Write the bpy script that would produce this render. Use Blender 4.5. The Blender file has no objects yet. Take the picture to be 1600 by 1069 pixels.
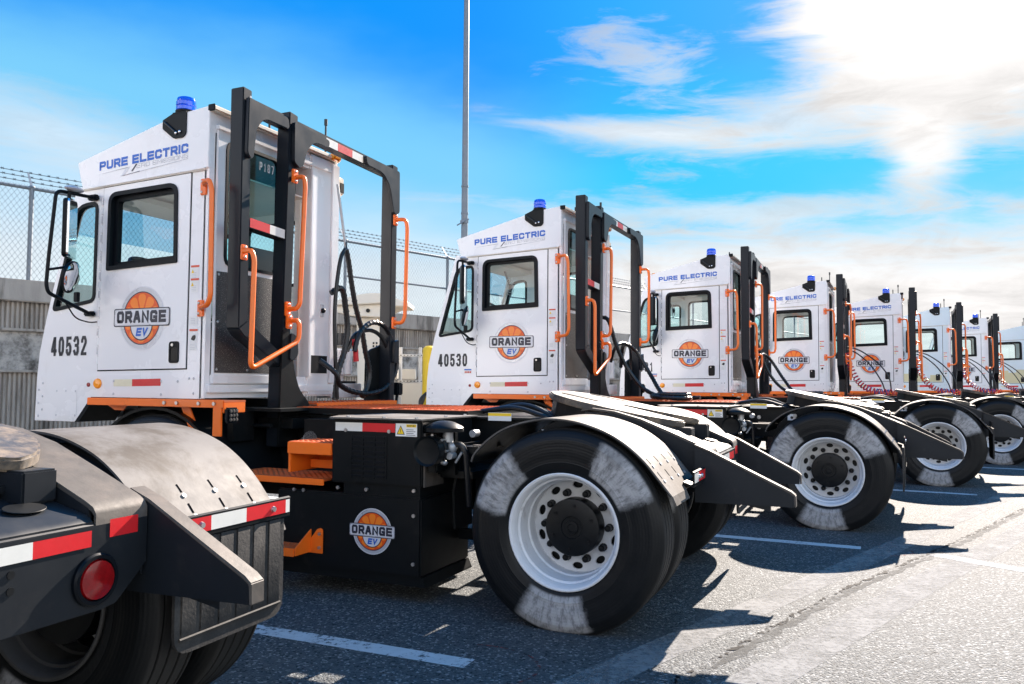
import bpy, bmesh, math, random
from mathutils import Vector, Matrix
random.seed(7)
R = math.radians
scene = bpy.context.scene
COL = scene.collection

# ------------------------------------------------------------------ camera
EXPOSURE = 2.3
cam_d = bpy.data.cameras.new('camera'); cam = bpy.data.objects.new('camera', cam_d); COL.objects.link(cam)
cam_d.sensor_width = 36.0; cam_d.lens = 36.0 * 1254.6 / 1600.0; cam_d.clip_start = 0.05; cam_d.clip_end = 5000
pitch, roll = R(2.903), R(0.372)
fw = Vector((0, math.cos(pitch), math.sin(pitch))); up0 = Vector((0, -math.sin(pitch), math.cos(pitch))); r0 = Vector((1, 0, 0))
cr = r0 * math.cos(roll) + up0 * math.sin(roll); cu = up0 * math.cos(roll) - r0 * math.sin(roll)
cam.matrix_world = Matrix(((cr.x, cu.x, -fw.x, 0), (cr.y, cu.y, -fw.y, 0), (cr.z, cu.z, -fw.z, 1.2553), (0, 0, 0, 1)))
scene.camera = cam
scene.view_settings.view_transform = 'Standard'; scene.view_settings.look = 'None'
scene.view_settings.exposure = EXPOSURE; scene.view_settings.gamma = 1.0
scene.cycles.max_bounces = 8; scene.cycles.transparent_max_bounces = 16; scene.cycles.caustics_reflective = False; scene.cycles.caustics_refractive = False
scene.cycles.sample_clamp_indirect = 6.0

# ------------------------------------------------------------------ node helpers
class V:
    """a scalar node socket with arithmetic"""
    nt = None
    def __init__(s, sock): s.s = sock
    @staticmethod
    def op(o, *a, clamp=False):
        n = V.nt.nodes.new('ShaderNodeMath'); n.operation = o; n.use_clamp = clamp
        for i, x in enumerate(a):
            if isinstance(x, V): V.nt.links.new(x.s, n.inputs[i])
            else: n.inputs[i].default_value = x
        return V(n.outputs[0])
    def __add__(s, o): return V.op('ADD', s, o)
    __radd__ = __add__
    def __sub__(s, o): return V.op('SUBTRACT', s, o)
    def __rsub__(s, o): return V.op('SUBTRACT', o, s)
    def __mul__(s, o): return V.op('MULTIPLY', s, o)
    __rmul__ = __mul__
    def __truediv__(s, o): return V.op('DIVIDE', s, o)
    def pw(s, o): return V.op('POWER', s, o)
    def cl(s): return V.op('ADD', s, 0.0, clamp=True)
    def mx(s, o): return V.op('MAXIMUM', s, o)
    def mn(s, o): return V.op('MINIMUM', s, o)
def sstep(x, a, b):
    n = V.nt.nodes.new('ShaderNodeMapRange'); n.interpolation_type = 'SMOOTHSTEP'
    V.nt.links.new(x.s, n.inputs['Value']); n.inputs['From Min'].default_value = a; n.inputs['From Max'].default_value = b
    return V(n.outputs['Result'])
def combine(x, y, z=0.0):
    n = V.nt.nodes.new('ShaderNodeCombineXYZ')
    for i, q in enumerate((x, y, z)):
        if isinstance(q, V): V.nt.links.new(q.s, n.inputs[i])
        else: n.inputs[i].default_value = q
    return n.outputs[0]
def noise(vec, scale, detail=4, rough=.55, dist=0.0, out='Fac'):
    n = V.nt.nodes.new('ShaderNodeTexNoise')
    if vec is not None: V.nt.links.new(vec, n.inputs['Vector'])
    n.inputs['Scale'].default_value = scale; n.inputs['Detail'].default_value = detail
    n.inputs['Roughness'].default_value = rough; n.inputs['Distortion'].default_value = dist
    return V(n.outputs[out])
def mixc(f, a, b, mode='MIX'):
    n = V.nt.nodes.new('ShaderNodeMix'); n.data_type = 'RGBA'; n.blend_type = mode
    if isinstance(f, V): V.nt.links.new(f.s, n.inputs[0])
    else: n.inputs[0].default_value = f
    for i, q in ((6, a), (7, b)):
        if isinstance(q, (tuple, list)): n.inputs[i].default_value = (*q[:3], 1)
        else: V.nt.links.new(q, n.inputs[i])
    return n.outputs[2]

# ------------------------------------------------------------------ world: Nishita sky plus cirrus and added fill cloud
SUN_AZ, SUN_EL = R(28.5), R(31.0)          # azimuth measured from +Y towards +X
world = bpy.data.worlds.new('World'); scene.world = world; world.use_nodes = True
nt = world.node_tree; V.nt = nt
bg = nt.nodes['Background']
SKY_STRENGTH = 0.1
bg.inputs['Strength'].default_value = SKY_STRENGTH
sky = nt.nodes.new('ShaderNodeTexSky'); sky.sky_type = 'NISHITA'; sky.sun_disc = False
sky.sun_elevation = SUN_EL; sky.sun_rotation = SUN_AZ; sky.air_density = 1.0; sky.dust_density = 0.6; sky.ozone_density = 3.0; sky.altitude = 0
tc = nt.nodes.new('ShaderNodeTexCoord')
sep = nt.nodes.new('ShaderNodeSeparateXYZ'); nt.links.new(tc.outputs['Generated'], sep.inputs[0])
dx, dy, dz = V(sep.outputs[0]), V(sep.outputs[1]), V(sep.outputs[2])
az = V.op('ARCTAN2', dx, dy) * 57.2958
el = V.op('ARCSINE', dz.mx(-1.0).mn(1.0)) * 57.2958
K = 1.0 / (SKY_STRENGTH * 2 ** EXPOSURE)     # display value -> background colour
# colour grade of the clear sky: deep azure overhead, pale towards the horizon
warp = noise(combine(az * 0.035, el * 0.09), 1.0, 5, .55) - 0.5
wisp = noise(combine(az * 0.045 - el * 0.03, el * 0.30 + az * 0.02), 1.2, 8, .62, .6)
fine = noise(combine(az * 0.16, el * 0.55), 1.0, 8, .65, .8)
leftness = sstep(az, 4.0, -26.0)
e2 = el + warp * 9.0 - leftness * 3.2
g1 = sstep(e2, 5.0, 14.0)
g2 = sstep(e2, 14.2, 23.0)
right = sstep(az, -4.0, 10.0)
midc = mixc(right, (0.22, 0.66, 1.0), (0.0, 0.60, 1.0))
clear = mixc(g1, (0.78, 0.91, 1.0), midc)
clear = mixc(g2, clear, mixc(right, (0.0, 0.31, 1.0), (0.0, 0.41, 1.0)))
vm = nt.nodes.new('ShaderNodeVectorMath'); vm.operation = 'SCALE'; nt.links.new(clear, vm.inputs[0]); vm.inputs['Scale'].default_value = K
nish = nt.nodes.new('ShaderNodeHueSaturation'); nt.links.new(sky.outputs[0], nish.inputs['Color']); nish.inputs['Saturation'].default_value = 1.5; nish.inputs['Value'].default_value = 0.35
base = mixc(0.93, nish.outputs[0], vm.outputs[0])
# clouds
def blob(a0, e0, ra, re, tilt=0.0):
    c, s = math.cos(R(tilt)), math.sin(R(tilt))
    a, e = az - a0, el - e0
    p, q = (a * c + e * s) / ra, (e * c - a * s) / re
    return V.op('SQRT', p * p + q * q)
n1 = (wisp - 0.5) * 1.7 + (fine - 0.5) * 0.8
dA = sstep(blob(29.0, 22.8, 12.4, 9.0, -6) + n1 * 0.62, 1.10, 0.66)
dA2 = sstep(blob(27.4, 15.0, 3.2, 3.6, 14) + n1 * 0.8, 1.1, 0.3) * 0.95
dB = sstep(blob(10.5, 17.2, 12.5, 1.3, -6) + n1 * 1.0, 1.15, 0.2) * 0.8
dC = sstep(blob(20.0, 17.5, 9.0, 3.2, -4) + n1 * 1.2, 1.1, 0.2) * 0.7
dD = sstep(blob(10.8, 20.6, 7.5, 4.2, -28) + n1 * 2.4 + (fine - 0.5) * 1.6, 0.85, -0.55) * 0.62
dE = sstep(el + n1 * 5.5 - right * 1.2, 11.0, 6.0) * (0.30 + right * 0.70)
dF = sstep(blob(-30.0, 15.0, 10.0, 2.6, -14) + n1 * 1.6, 1.2, 0.1) * 0.40
dG = sstep(blob(14.0, 11.8, 18.0, 1.3, -2) + n1 * 1.7, 1.1, 0.2) * 0.6
front = sstep(dy, -0.15, 0.2)
back = (1.0 - front) * sstep(el, 44.0, 15.0) * sstep(noise(combine(dx / (dz.mx(0.0) + 0.25), dy / (dz.mx(0.0) + 0.25)), 1.1, 6, .6, .4) + 0.12, 0.38, 0.62)  # unseen white clouds behind the camera, added as fill light
cl = 1.0 - (1.0 - dA) * (1.0 - dA2) * (1.0 - dB) * (1.0 - dC) * (1.0 - dD) * (1.0 - dE) * (1.0 - dF) * (1.0 - dG)
cl = cl * front
cl = (cl + back * 0.9).cl()
glow = sstep(blob(28.5, 25.5, 12.0, 8.0, -10) + n1 * .45, 1.0, 0.0)
bright = 0.92 + glow * 1.0 + dA2 * 0.12 + (wisp - 0.5) * 0.65 + (fine - 0.5) * 0.80 + (1.0 - front) * 1.42  # last term brightens the added fill clouds behind the camera
cv = nt.nodes.new('ShaderNodeVectorMath'); cv.operation = 'SCALE'; cv.inputs[0].default_value = (1.0, 0.972, 0.955)
nt.links.new((bright * K).s, cv.inputs['Scale'])
skyc = mixc(cl, base, cv.outputs[0])
nt.links.new(skyc, bg.inputs['Color'])

# ------------------------------------------------------------------ sun
sd = bpy.data.lights.new('sun', 'SUN'); sd.energy = 4.2; sd.angle = R(0.5); sd.color = (1.0, 0.87, 0.755)
sun = bpy.data.objects.new('sun', sd); COL.objects.link(sun)
to_sun = Vector((math.sin(SUN_AZ) * math.cos(SUN_EL), math.cos(SUN_AZ) * math.cos(SUN_EL), math.sin(SUN_EL)))
sun.rotation_euler = to_sun.to_track_quat('Z', 'Y').to_euler(); sun.location = to_sun * 60

# ------------------------------------------------------------------ materials
MAT = {}
def new_mat(name):
    m = bpy.data.materials.new(name); m.use_nodes = True; V.nt = m.node_tree; MAT[name] = m
    return m, m.node_tree, m.node_tree.nodes['Principled BSDF']
def objco(nt):
    t = nt.nodes.new('ShaderNodeTexCoord'); return t.outputs['Object']
def bump(nt, b, h, strength=.3, dist=.01):
    n = nt.nodes.new('ShaderNodeBump'); n.inputs['Strength'].default_value = strength; n.inputs['Distance'].default_value = dist
    nt.links.new(h.s, n.inputs['Height']); nt.links.new(n.outputs[0], b.inputs['Normal'])
def mat(name, col, rough=.5, metal=0.0, var=.12, vscale=3.0, coat=0.0, spec=.5, dirt=None, dirt_amt=0.0, dirt_scale=6.0, bmp=0.0, bscale=80.0, rvar=.15):
    m, nt, b = new_mat(name); co = objco(nt)
    n = noise(co, vscale, 5, .6)
    c = mixc(n, tuple(x * (1 - var) for x in col), tuple(min(1, x * (1 + var)) for x in col))
    if dirt:
        d = sstep(noise(co, dirt_scale, 8, .68, .4), 0.62 - dirt_amt * .35, 0.80 - dirt_amt * .2)
        c = mixc(d * min(1.0, .4 + dirt_amt), c, dirt)
    nt.links.new(c, b.inputs['Base Color'])
    rr = (noise(co, vscale * 2.3, 4, .6) - 0.5) * (2 * rvar) + rough
    nt.links.new(rr.cl().s, b.inputs['Roughness'])
    b.inputs['Metallic'].default_value = metal; b.inputs['Coat Weight'].default_value = coat; b.inputs['Coat Roughness'].default_value = .08
    b.inputs['Specular IOR Level'].default_value = spec
    if bmp: bump(nt, b, noise(co, bscale, 3, .6), bmp, .004)
    return m
mat('white_paint', (.80, .80, .81), .26, var=.03, vscale=1.4, coat=.5, dirt=(.60, .58, .56), dirt_amt=.12, dirt_scale=1.7, rvar=.12, bmp=.035, bscale=2.2)
mat('pale_blue_paint', (.64, .75, .80), .40, var=.04, vscale=1.2, dirt=(.62, .58, .42), dirt_amt=.25, dirt_scale=1.5)
mat('interior_cream', (.68, .64, .58), .7)
mat('interior_dark', (.03, .03, .035), .7)
mat('black_paint', (.006, .0075, .0085), .38, var=.3, vscale=4, spec=.16, dirt=(.022, .021, .02), dirt_amt=.25, dirt_scale=5, rvar=.12)
mat('grey_steel', (.012, .015, .019), .40, var=.22, vscale=5, dirt=(.035, .033, .032), dirt_amt=.25, spec=.25, rvar=.12)
mat('guard_paint', (.010, .014, .020), .32, var=.15, vscale=3, spec=.22, dirt=(.024, .025, .027), dirt_amt=.15, rvar=.08)
mat('dusty_steel', (.078, .07, .062), .6, var=.5, vscale=11, dirt=(.12, .10, .085), dirt_amt=.5, spec=.22, dirt_scale=5, bmp=.15, bscale=60)
mat('greasy_steel', (.055, .05, .045), .45, var=.4, vscale=7, dirt=(.24, .18, .12), dirt_amt=.55, dirt_scale=9, bmp=.6, bscale=30, rvar=.2)
mat('fender_steel', (.135, .128, .122), .66, var=.16, vscale=5, spec=.18, dirt=(.065, .055, .046), dirt_amt=.62, dirt_scale=3.2, bmp=.12, bscale=40)
mat('orange_paint', (.92, .17, .012), .38, var=.06, vscale=4, coat=.2, dirt=(.45, .12, .03), dirt_amt=.15, dirt_scale=12)
mat('orange_worn', (.58, .11, .022), .6, var=.2, vscale=9, dirt=(.25, .10, .05), dirt_amt=.4, dirt_scale=14)
mat('rim_paint', (.68, .69, .70), .36, var=.08, vscale=8, dirt=(.30, .27, .24), dirt_amt=.25, dirt_scale=9)
mat('rim_shade', (.07, .068, .065), .6, var=.3, vscale=8)  # inner rims: shade under the frame put into the colour
mat('slot_black', (.004, .004, .004), 1.0, spec=0.0)
mat('fence_wire', (.10, .12, .14), .5, metal=.2, spec=.3)
mat('fence_steel', (.20, .23, .26), .5, metal=.25, var=.2, vscale=6, spec=.4, dirt=(.20, .15, .11), dirt_amt=.2)
mat('hub_black', (.006, .007, .008), .38, var=.4, vscale=12, spec=.25)
mat('flap_rubber', (.036, .035, .034), .75, var=.3, vscale=6, dirt=(.075, .07, .064), dirt_amt=.5, spec=.2, dirt_scale=7, bmp=.3, bscale=90)
mat('seal_rubber', (.003, .005, .008), .42, var=.2, spec=.16)
mat('hose_black', (.006, .007, .009), .35, var=.3, vscale=20)
mat('bolt_metal', (.50, .50, .50), .35, metal=.9)
mat('galvanised', (.42, .44, .46), .45, metal=.55, var=.2, vscale=6, dirt=(.35, .28, .2), dirt_amt=.2)
mat('blue_lens', (.01, .10, .75), .12, var=.1, coat=.6)
mat('amber_lens', (1.0, .32, .01), .2, var=.1, coat=.5)
mat('red_lens', (.26, .004, .006), .18, var=.5, vscale=55, coat=.5)
mat('tape_red', (.62, .015, .02), .35, var=.12, vscale=30)
mat('tape_white', (.72, .71, .66), .35, var=.1, vscale=30)
mat('tape_yellow', (.72, .68, .50), .35, var=.1, vscale=30)
mat('sticker_white', (.78, .78, .76), .45, var=.05)
mat('sticker_yellow', (.90, .60, .02), .45, var=.05)
mat('sticker_ink', (.02, .02, .02), .5)
mat('sticker_red', (.70, .10, .05), .45)
mat('decal_blue', (.010, .12, .52), .35, var=.1)
mat('decal_silver', (.50, .51, .55), .3, metal=.3, var=.15, vscale=5)
mat('decal_pale', (.66, .67, .71), .35, var=.08)
mat('decal_dark', (.012, .016, .035), .4)
mat('decal_orange', (.78, .085, .005), .35, var=.15, vscale=8)
mat('decal_light_orange', (.98, .22, .015), .35, var=.15, vscale=8)
mat('number_ink', (.02, .022, .03), .4)
mat('yellow_paint', (.90, .55, .01), .45, dirt=(.4, .25, .05), dirt_amt=.2)
mat('cream_paint', (.80, .72, .60), .5, var=.05)
mat('grey_cabinet', (.45, .44, .40), .55, var=.06)
mat('hose_red', (.55, .02, .03), .4); mat('hose_blue', (.02, .10, .45), .4)
mat('chrome', (.75, .76, .78), .08, metal=1.0, var=.02, rvar=.02)
mat('mirror', (.82, .84, .86), .02, metal=1.0, var=.0, rvar=.0)
# speckled black kick panel
m, nt, b = new_mat('speckled_panel'); co = objco(nt)
v = noise(co, 170, 2, .5); nt.links.new(mixc(sstep(v, .60, .68), (.045, .042, .040), (.30, .28, .25)), b.inputs['Base Color'])
b.inputs['Roughness'].default_value = .45; bump(nt, b, v, .5, .004)
# glass: thin tinted sheet
def glass(name, tint, refl=.9):
    m, nt, b = new_mat(name)
    nt.nodes.remove(b); out = nt.nodes['Material Output']
    t = nt.nodes.new('ShaderNodeBsdfTransparent'); t.inputs[0].default_value = (*tint, 1)
    g = nt.nodes.new('ShaderNodeBsdfGlossy'); g.inputs['Roughness'].default_value = .01; g.inputs[0].default_value = (refl,) * 3 + (1,)
    f = nt.nodes.new('ShaderNodeFresnel'); ge = nt.nodes.new('ShaderNodeNewGeometry'); nt.links.new((1.5 - V(ge.outputs['Backfacing']) * .8333).s, f.inputs[0])
    x = nt.nodes.new('ShaderNodeMixShader'); nt.links.new(f.outputs[0], x.inputs[0]); nt.links.new(t.outputs[0], x.inputs[1]); nt.links.new(g.outputs[0], x.inputs[2])
    nt.links.new(x.outputs[0], out.inputs[0]); return m
glass('clear_glass', (.86, .96, .97)); glass('teal_glass', (.58, .88, .87)); glass('tint_glass', (.34, .60, .76)); glass('pale_teal_glass', (.66, .91, .91))
# tyre rubber: dark dressing with pale grey sectors on the sidewall
m, nt, b = new_mat('tyre_rubber'); co = objco(nt)
sp = nt.nodes.new('ShaderNodeSeparateXYZ'); nt.links.new(co, sp.inputs[0])
X, Y, Z = V(sp.outputs[0]), V(sp.outputs[1]), V(sp.outputs[2])
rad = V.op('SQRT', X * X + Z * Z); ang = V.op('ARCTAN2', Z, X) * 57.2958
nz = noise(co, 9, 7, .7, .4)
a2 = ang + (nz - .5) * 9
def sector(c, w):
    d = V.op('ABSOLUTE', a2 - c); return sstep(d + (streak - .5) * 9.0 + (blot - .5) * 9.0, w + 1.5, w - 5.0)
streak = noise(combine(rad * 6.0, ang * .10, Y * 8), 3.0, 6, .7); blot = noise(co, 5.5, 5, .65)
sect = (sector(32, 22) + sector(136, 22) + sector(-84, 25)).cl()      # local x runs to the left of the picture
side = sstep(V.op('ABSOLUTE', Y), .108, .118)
pale_patch = sect * side * sstep(rad, .315, .33) * (.55 + sstep(streak, .34, .56) * .45) * (.62 + sstep(blot, .34, .52) * .38)
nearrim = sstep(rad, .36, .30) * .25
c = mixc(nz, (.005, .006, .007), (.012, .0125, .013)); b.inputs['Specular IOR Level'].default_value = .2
c = mixc(pale_patch, c, mixc(streak, (.26, .26, .262), (.46, .455, .45)))
tread = sstep(rad, .515, .523) * (1.0 - side)
c = mixc(tread * .7, c, (.03, .029, .028))
nt.links.new(c, b.inputs['Base Color'])
nt.links.new((.36 + pale_patch * .35 + tread * .3 + (nz - .5) * .2).cl().s, b.inputs['Roughness'])
ribs = V.op('SINE', rad * 420.0) * side * sstep(rad, .34, .36) * .12 + noise(co, 60, 3, .6) * .6
letters = V.op('PINGPONG', ang * .5 + streak * 2.0, 1.0) * sector(30, 16) * sstep(V.op('ABSOLUTE', rad - .425), .03, .02) * 1.4
bump(nt, b, ribs + letters, .35, .004)
# mud flap, asphalt, concrete etc.
m, nt, b = new_mat('asphalt'); co = objco(nt)
big = noise(co, .35, 6, .6); fineN = noise(co, 55, 3, .75); mid = noise(co, 9, 5, .65)
vor = nt.nodes.new('ShaderNodeTexVoronoi'); nt.links.new(co, vor.inputs['Vector']); vor.inputs['Scale'].default_value = 95
cell = nt.nodes.new('ShaderNodeSeparateColor'); nt.links.new(vor.outputs['Color'], cell.inputs[0])
stone = V(cell.outputs[0])
c = mixc(stone, (.043, .052, .057), (.100, .110, .114))
c = mixc(sstep(stone, .86, .93) * .9, c, (.26, .27, .27)); c = mixc(sstep(stone, .10, .05) * .9, c, (.012, .014, .016))
c = mixc(sstep(big, .42, .62) * .35, c, (.030, .036, .040))
c = mixc(sstep(mid, .60, .75) * .3, c, (.085, .092, .095))
c = mixc(sstep(noise(co, 1.3, 5, .6, .3), .60, .72) * .45, c, (.022, .026, .028))
nt.links.new(c, b.inputs['Base Color']); b.inputs['Roughness'].default_value = .78; b.inputs['Specular IOR Level'].default_value = .22
dist = V(vor.outputs['Distance'])
bump(nt, b, (1.0 - dist * 1.2) * .7 + fineN * .8 + mid * .4, .9, .009)
def paint_line(name, wear, col, soft=.055, top=1.0, bp=.35):
    m, nt, b = new_mat(name); co = objco(nt)
    w = sstep(noise(co, 26, 8, .75) * .65 + noise(co, 4, 4, .6) * .35, wear - soft, wear + soft) * top
    out = nt.nodes['Material Output']; t = nt.nodes.new('ShaderNodeBsdfTransparent'); x = nt.nodes.new('ShaderNodeMixShader')
    nt.links.new(w.s, x.inputs[0]); nt.links.new(t.outputs[0], x.inputs[1]); nt.links.new(b.outputs[0], x.inputs[2]); nt.links.new(x.outputs[0], out.inputs[0])
    nt.links.new(mixc(noise(co, 12, 6, .7), tuple(q * .65 for q in col), col), b.inputs['Base Color']); b.inputs['Roughness'].default_value = .85; b.inputs['Specular IOR Level'].default_value = .12
    bump(nt, b, noise(co, 60, 4, .7), bp, .004)
paint_line('line_paint', .43, (.58, .60, .61)); paint_line('faded_paint', .47, (.27, .275, .275), .13, .85, .7); paint_line('red_chalk', .53, (.22, .07, .065)); paint_line('crack_fill', .47, (.080, .083, .082), .10, .7, .3); paint_line('crack_dark', .50, (.006, .006, .007), .04, 1.0, .2)
m, nt, b = new_mat('concrete'); co = objco(nt)
st = nt.nodes.new('ShaderNodeMapping'); nt.links.new(co, st.inputs[0]); st.inputs['Scale'].default_value = (1.6, 1.6, .25)
n_ = noise(st.outputs[0], 3, 8, .65); c = mixc(n_, (.24, .205, .175), (.56, .50, .44)); c = mixc(sstep(noise(st.outputs[0], 2.2, 6, .7), .46, .66) * .75, c, (.10, .085, .07))
nt.links.new(c, b.inputs['Base Color']); b.inputs['Roughness'].default_value = .85; bump(nt, b, noise(co, 25, 6, .7), .5, .02)
m, nt, b = new_mat('stained_concrete'); co = objco(nt)
n_ = noise(co, 3.1, 8, .7); c = mixc(sstep(n_, .35, .62), (.10, .088, .075), (.58, .53, .48)); nt.links.new(c, b.inputs['Base Color']); b.inputs['Roughness'].default_value = .9; bump(nt, b, noise(co, 18, 8, .75), .9, .04)

# ------------------------------------------------------------------ mesh builder
class MB:
    def __init__(s): s.v = []; s.f = []; s.mi = []; s.mats = []
    def m(s, name):
        if name not in s.mats: s.mats.append(name)
        return s.mats.index(name)
    def add(s, verts, faces, mt):
        o = len(s.v); s.v += [tuple(p) for p in verts]; i = s.m(mt)
        for f in faces: s.f.append([o + k for k in f]); s.mi.append(i)
    def from_bm(s, bm, mt):
        bm.verts.index_update(); s.add([v.co[:] for v in bm.verts], [[v.index for v in f.verts] for f in bm.faces], mt); bm.free()
    def prism(s, pts, axis, a0, a1, mt, holes=(), bev=0.0):
        def P(p, a): return {'x': (a, p[0], p[1]), 'y': (p[0], a, p[1]), 'z': (p[0], p[1], a)}[axis]
        if not holes:
            bm = bmesh.new(); n = len(pts)
            A = [bm.verts.new(P(p, a0)) for p in pts]; B = [bm.verts.new(P(p, a1)) for p in pts]
            bm.faces.new(A); bm.faces.new(B[::-1])
            for i in range(n): bm.faces.new((A[i], B[i], B[(i + 1) % n], A[(i + 1) % n]))
            bmesh.ops.recalc_face_normals(bm, faces=bm.faces)
            if bev:
                es = [e for e in bm.edges if len(e.link_faces) == 2 and e.calc_face_angle(0) > .4]
                bmesh.ops.bevel(bm, geom=es, offset=bev, segments=2, affect='EDGES', clamp_overlap=True)
            s.from_bm(bm, mt); return
        loops = [list(pts)] + [list(h) for h in holes]
        flat = [p for l in loops for p in l]; N = len(flat)
        bm = bmesh.new(); bv = [bm.verts.new((p[0], p[1], 0)) for p in flat]; bm.verts.index_update(); o = 0; es = []
        for l in loops:
            for i in range(len(l)): es.append(bm.edges.new((bv[o + i], bv[o + (i + 1) % len(l)])))
            o += len(l)
        bmesh.ops.triangle_fill(bm, use_beauty=True, use_dissolve=False, edges=es, normal=(0, 0, 1)); bm.verts.index_update()
        tri = [[v.index for v in f.verts] for f in bm.faces]; bm.free()
        vs = [P(p, a0) for p in flat] + [P(p, a1) for p in flat]
        fs = [tuple(t) for t in tri] + [tuple(N + k for k in t[::-1]) for t in tri]
        o = 0
        for l in loops:
            n = len(l)
            for i in range(n): fs.append((o + i, N + o + i, N + o + (i + 1) % n, o + (i + 1) % n))
            o += n
        s.add(vs, fs, mt)
    def box(s, x0, x1, y0, y1, z0, z1, mt, bev=0.0):
        s.prism([(x0, z0), (x1, z0), (x1, z1), (x0, z1)], 'y', y0, y1, mt, bev=bev)
    def beam(s, p, q, w, h, mt, bev=0.0, upv=(0, 0, 1)):
        p, q = Vector(p), Vector(q); d = (q - p).normalized(); u = Vector(upv); sd_ = d.cross(u).normalized(); u = sd_.cross(d)
        bm = bmesh.new(); vs = []
        for c_ in (p, q):
            for a, b_ in ((-1, -1), (1, -1), (1, 1), (-1, 1)): vs.append(bm.verts.new(c_ + sd_ * (a * w / 2) + u * (b_ * h / 2)))
        for f in ((0, 1, 2, 3), (4, 5, 6, 7), (0, 1, 5, 4), (1, 2, 6, 5), (2, 3, 7, 6), (3, 0, 4, 7)): bm.faces.new([vs[i] for i in f])
        bmesh.ops.recalc_face_normals(bm, faces=bm.faces)
        if bev: bmesh.ops.bevel(bm, geom=list(bm.edges), offset=bev, segments=2, affect='EDGES', clamp_overlap=True)
        s.from_bm(bm, mt)
    def tube(s, pts, r, mt, seg=10, cap=True):
        pts = [Vector(p) for p in pts]; n = len(pts); rings = []
        t0 = (pts[1] - pts[0]).normalized(); u = t0.orthogonal().normalized()
        for i, p in enumerate(pts):
            t = ((pts[min(i + 1, n - 1)] - pts[max(i - 1, 0)])).normalized()
            u = (u - t * u.dot(t)).normalized(); w = t.cross(u)
            rr = r[i] if isinstance(r, (list, tuple)) else r
            rings.append([p + (u * math.cos(2 * math.pi * k / seg) + w * math.sin(2 * math.pi * k / seg)) * rr for k in range(seg)])
        vs = [v for g in rings for v in g]; fs = []
        for i in range(n - 1):
            for k in range(seg): fs.append((i * seg + k, i * seg + (k + 1) % seg, (i + 1) * seg + (k + 1) % seg, (i + 1) * seg + k))
        if cap: fs += [tuple(range(seg - 1, -1, -1)), tuple((n - 1) * seg + k for k in range(seg))]
        s.add(vs, fs, mt)
    def lathe(s, prof, mt, c=(0, 0, 0), axis='y', seg=48, close=False):
        """prof = [(radius, position along the axis)]"""
        vs = []; fs = []; n = len(prof)
        for r, a in prof:
            for k in range(seg):
                t = 2 * math.pi * k / seg; p, q = r * math.cos(t), r * math.sin(t)
                v = {'y': (p, a, q), 'z': (p, q, a), 'x': (a, p, q)}[axis]
                vs.append((v[0] + c[0], v[1] + c[1], v[2] + c[2]))
        for i in range(n - 1 + (1 if close else 0)):
            j = (i + 1) % n
            for k in range(seg): fs.append((i * seg + k, i * seg + (k + 1) % seg, j * seg + (k + 1) % seg, j * seg + k))
        if not close:
            if prof[0][0] > 1e-6: pass
        s.add(vs, fs, mt)
    def cyl(s, c, r, a0, a1, mt, axis='y', seg=20, bev=0.0):
        pr = [(1e-5, a0), (r - bev, a0), (r, a0 + math.copysign(bev, a1 - a0)), (r, a1 - math.copysign(bev, a1 - a0)), (r - bev, a1), (1e-5, a1)] if bev else [(1e-5, a0), (r, a0), (r, a1), (1e-5, a1)]
        s.lathe(pr, mt, c, axis, seg)
    def sphere(s, c, rx, ry, rz, mt, seg=14, rings=8):
        vs = []; fs = []
        for i in range(rings + 1):
            t = math.pi * i / rings
            for k in range(seg):
                p = 2 * math.pi * k / seg; vs.append((c[0] + rx * math.sin(t) * math.cos(p), c[1] + ry * math.sin(t) * math.sin(p), c[2] + rz * math.cos(t)))
        for i in range(rings):
            for k in range(seg): fs.append((i * seg + k, i * seg + (k + 1) % seg, (i + 1) * seg + (k + 1) % seg, (i + 1) * seg + k))
        s.add(vs, fs, mt)
    def build(s, name, parent=None, label=None, kind=None, smooth=32):
        me = bpy.data.meshes.new(name); me.from_pydata(s.v, [], s.f); 
        for n in s.mats: me.materials.append(MAT[n])
        me.polygons.foreach_set('material_index', s.mi)
        bm = bmesh.new(); bm.from_mesh(me); bmesh.ops.remove_doubles(bm, verts=bm.verts, dist=1e-6)
        bmesh.ops.dissolve_degenerate(bm, dist=1e-7, edges=bm.edges); bmesh.ops.recalc_face_normals(bm, faces=bm.faces); bm.to_mesh(me); bm.free()
        me.shade_smooth(); me.set_sharp_from_angle(angle=R(smooth)); me.update()
        o = bpy.data.objects.new(name, me); COL.objects.link(o)
        if parent: o.parent = parent
        if label: o['label'] = label
        if kind: o['kind'] = kind
        return o
def fillet(pts, r, seg=5):
    pts = [Vector(p) for p in pts]; out = [pts[0]]
    for i in range(1, len(pts) - 1):
        p, a, b = pts[i], (pts[i - 1] - pts[i]), (pts[i + 1] - pts[i]); la, lb = a.length, b.length; a.normalize(); b.normalize()
        d = min(r, la * .45, lb * .45); A, B = p + a * d, p + b * d
        for k in range(seg + 1):
            t = k / seg; out.append((A * (1 - t) + p * t) * (1 - t) + (p * (1 - t) + B * t) * t)
    out.append(pts[-1]); return out
class RP(list): pass
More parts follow.
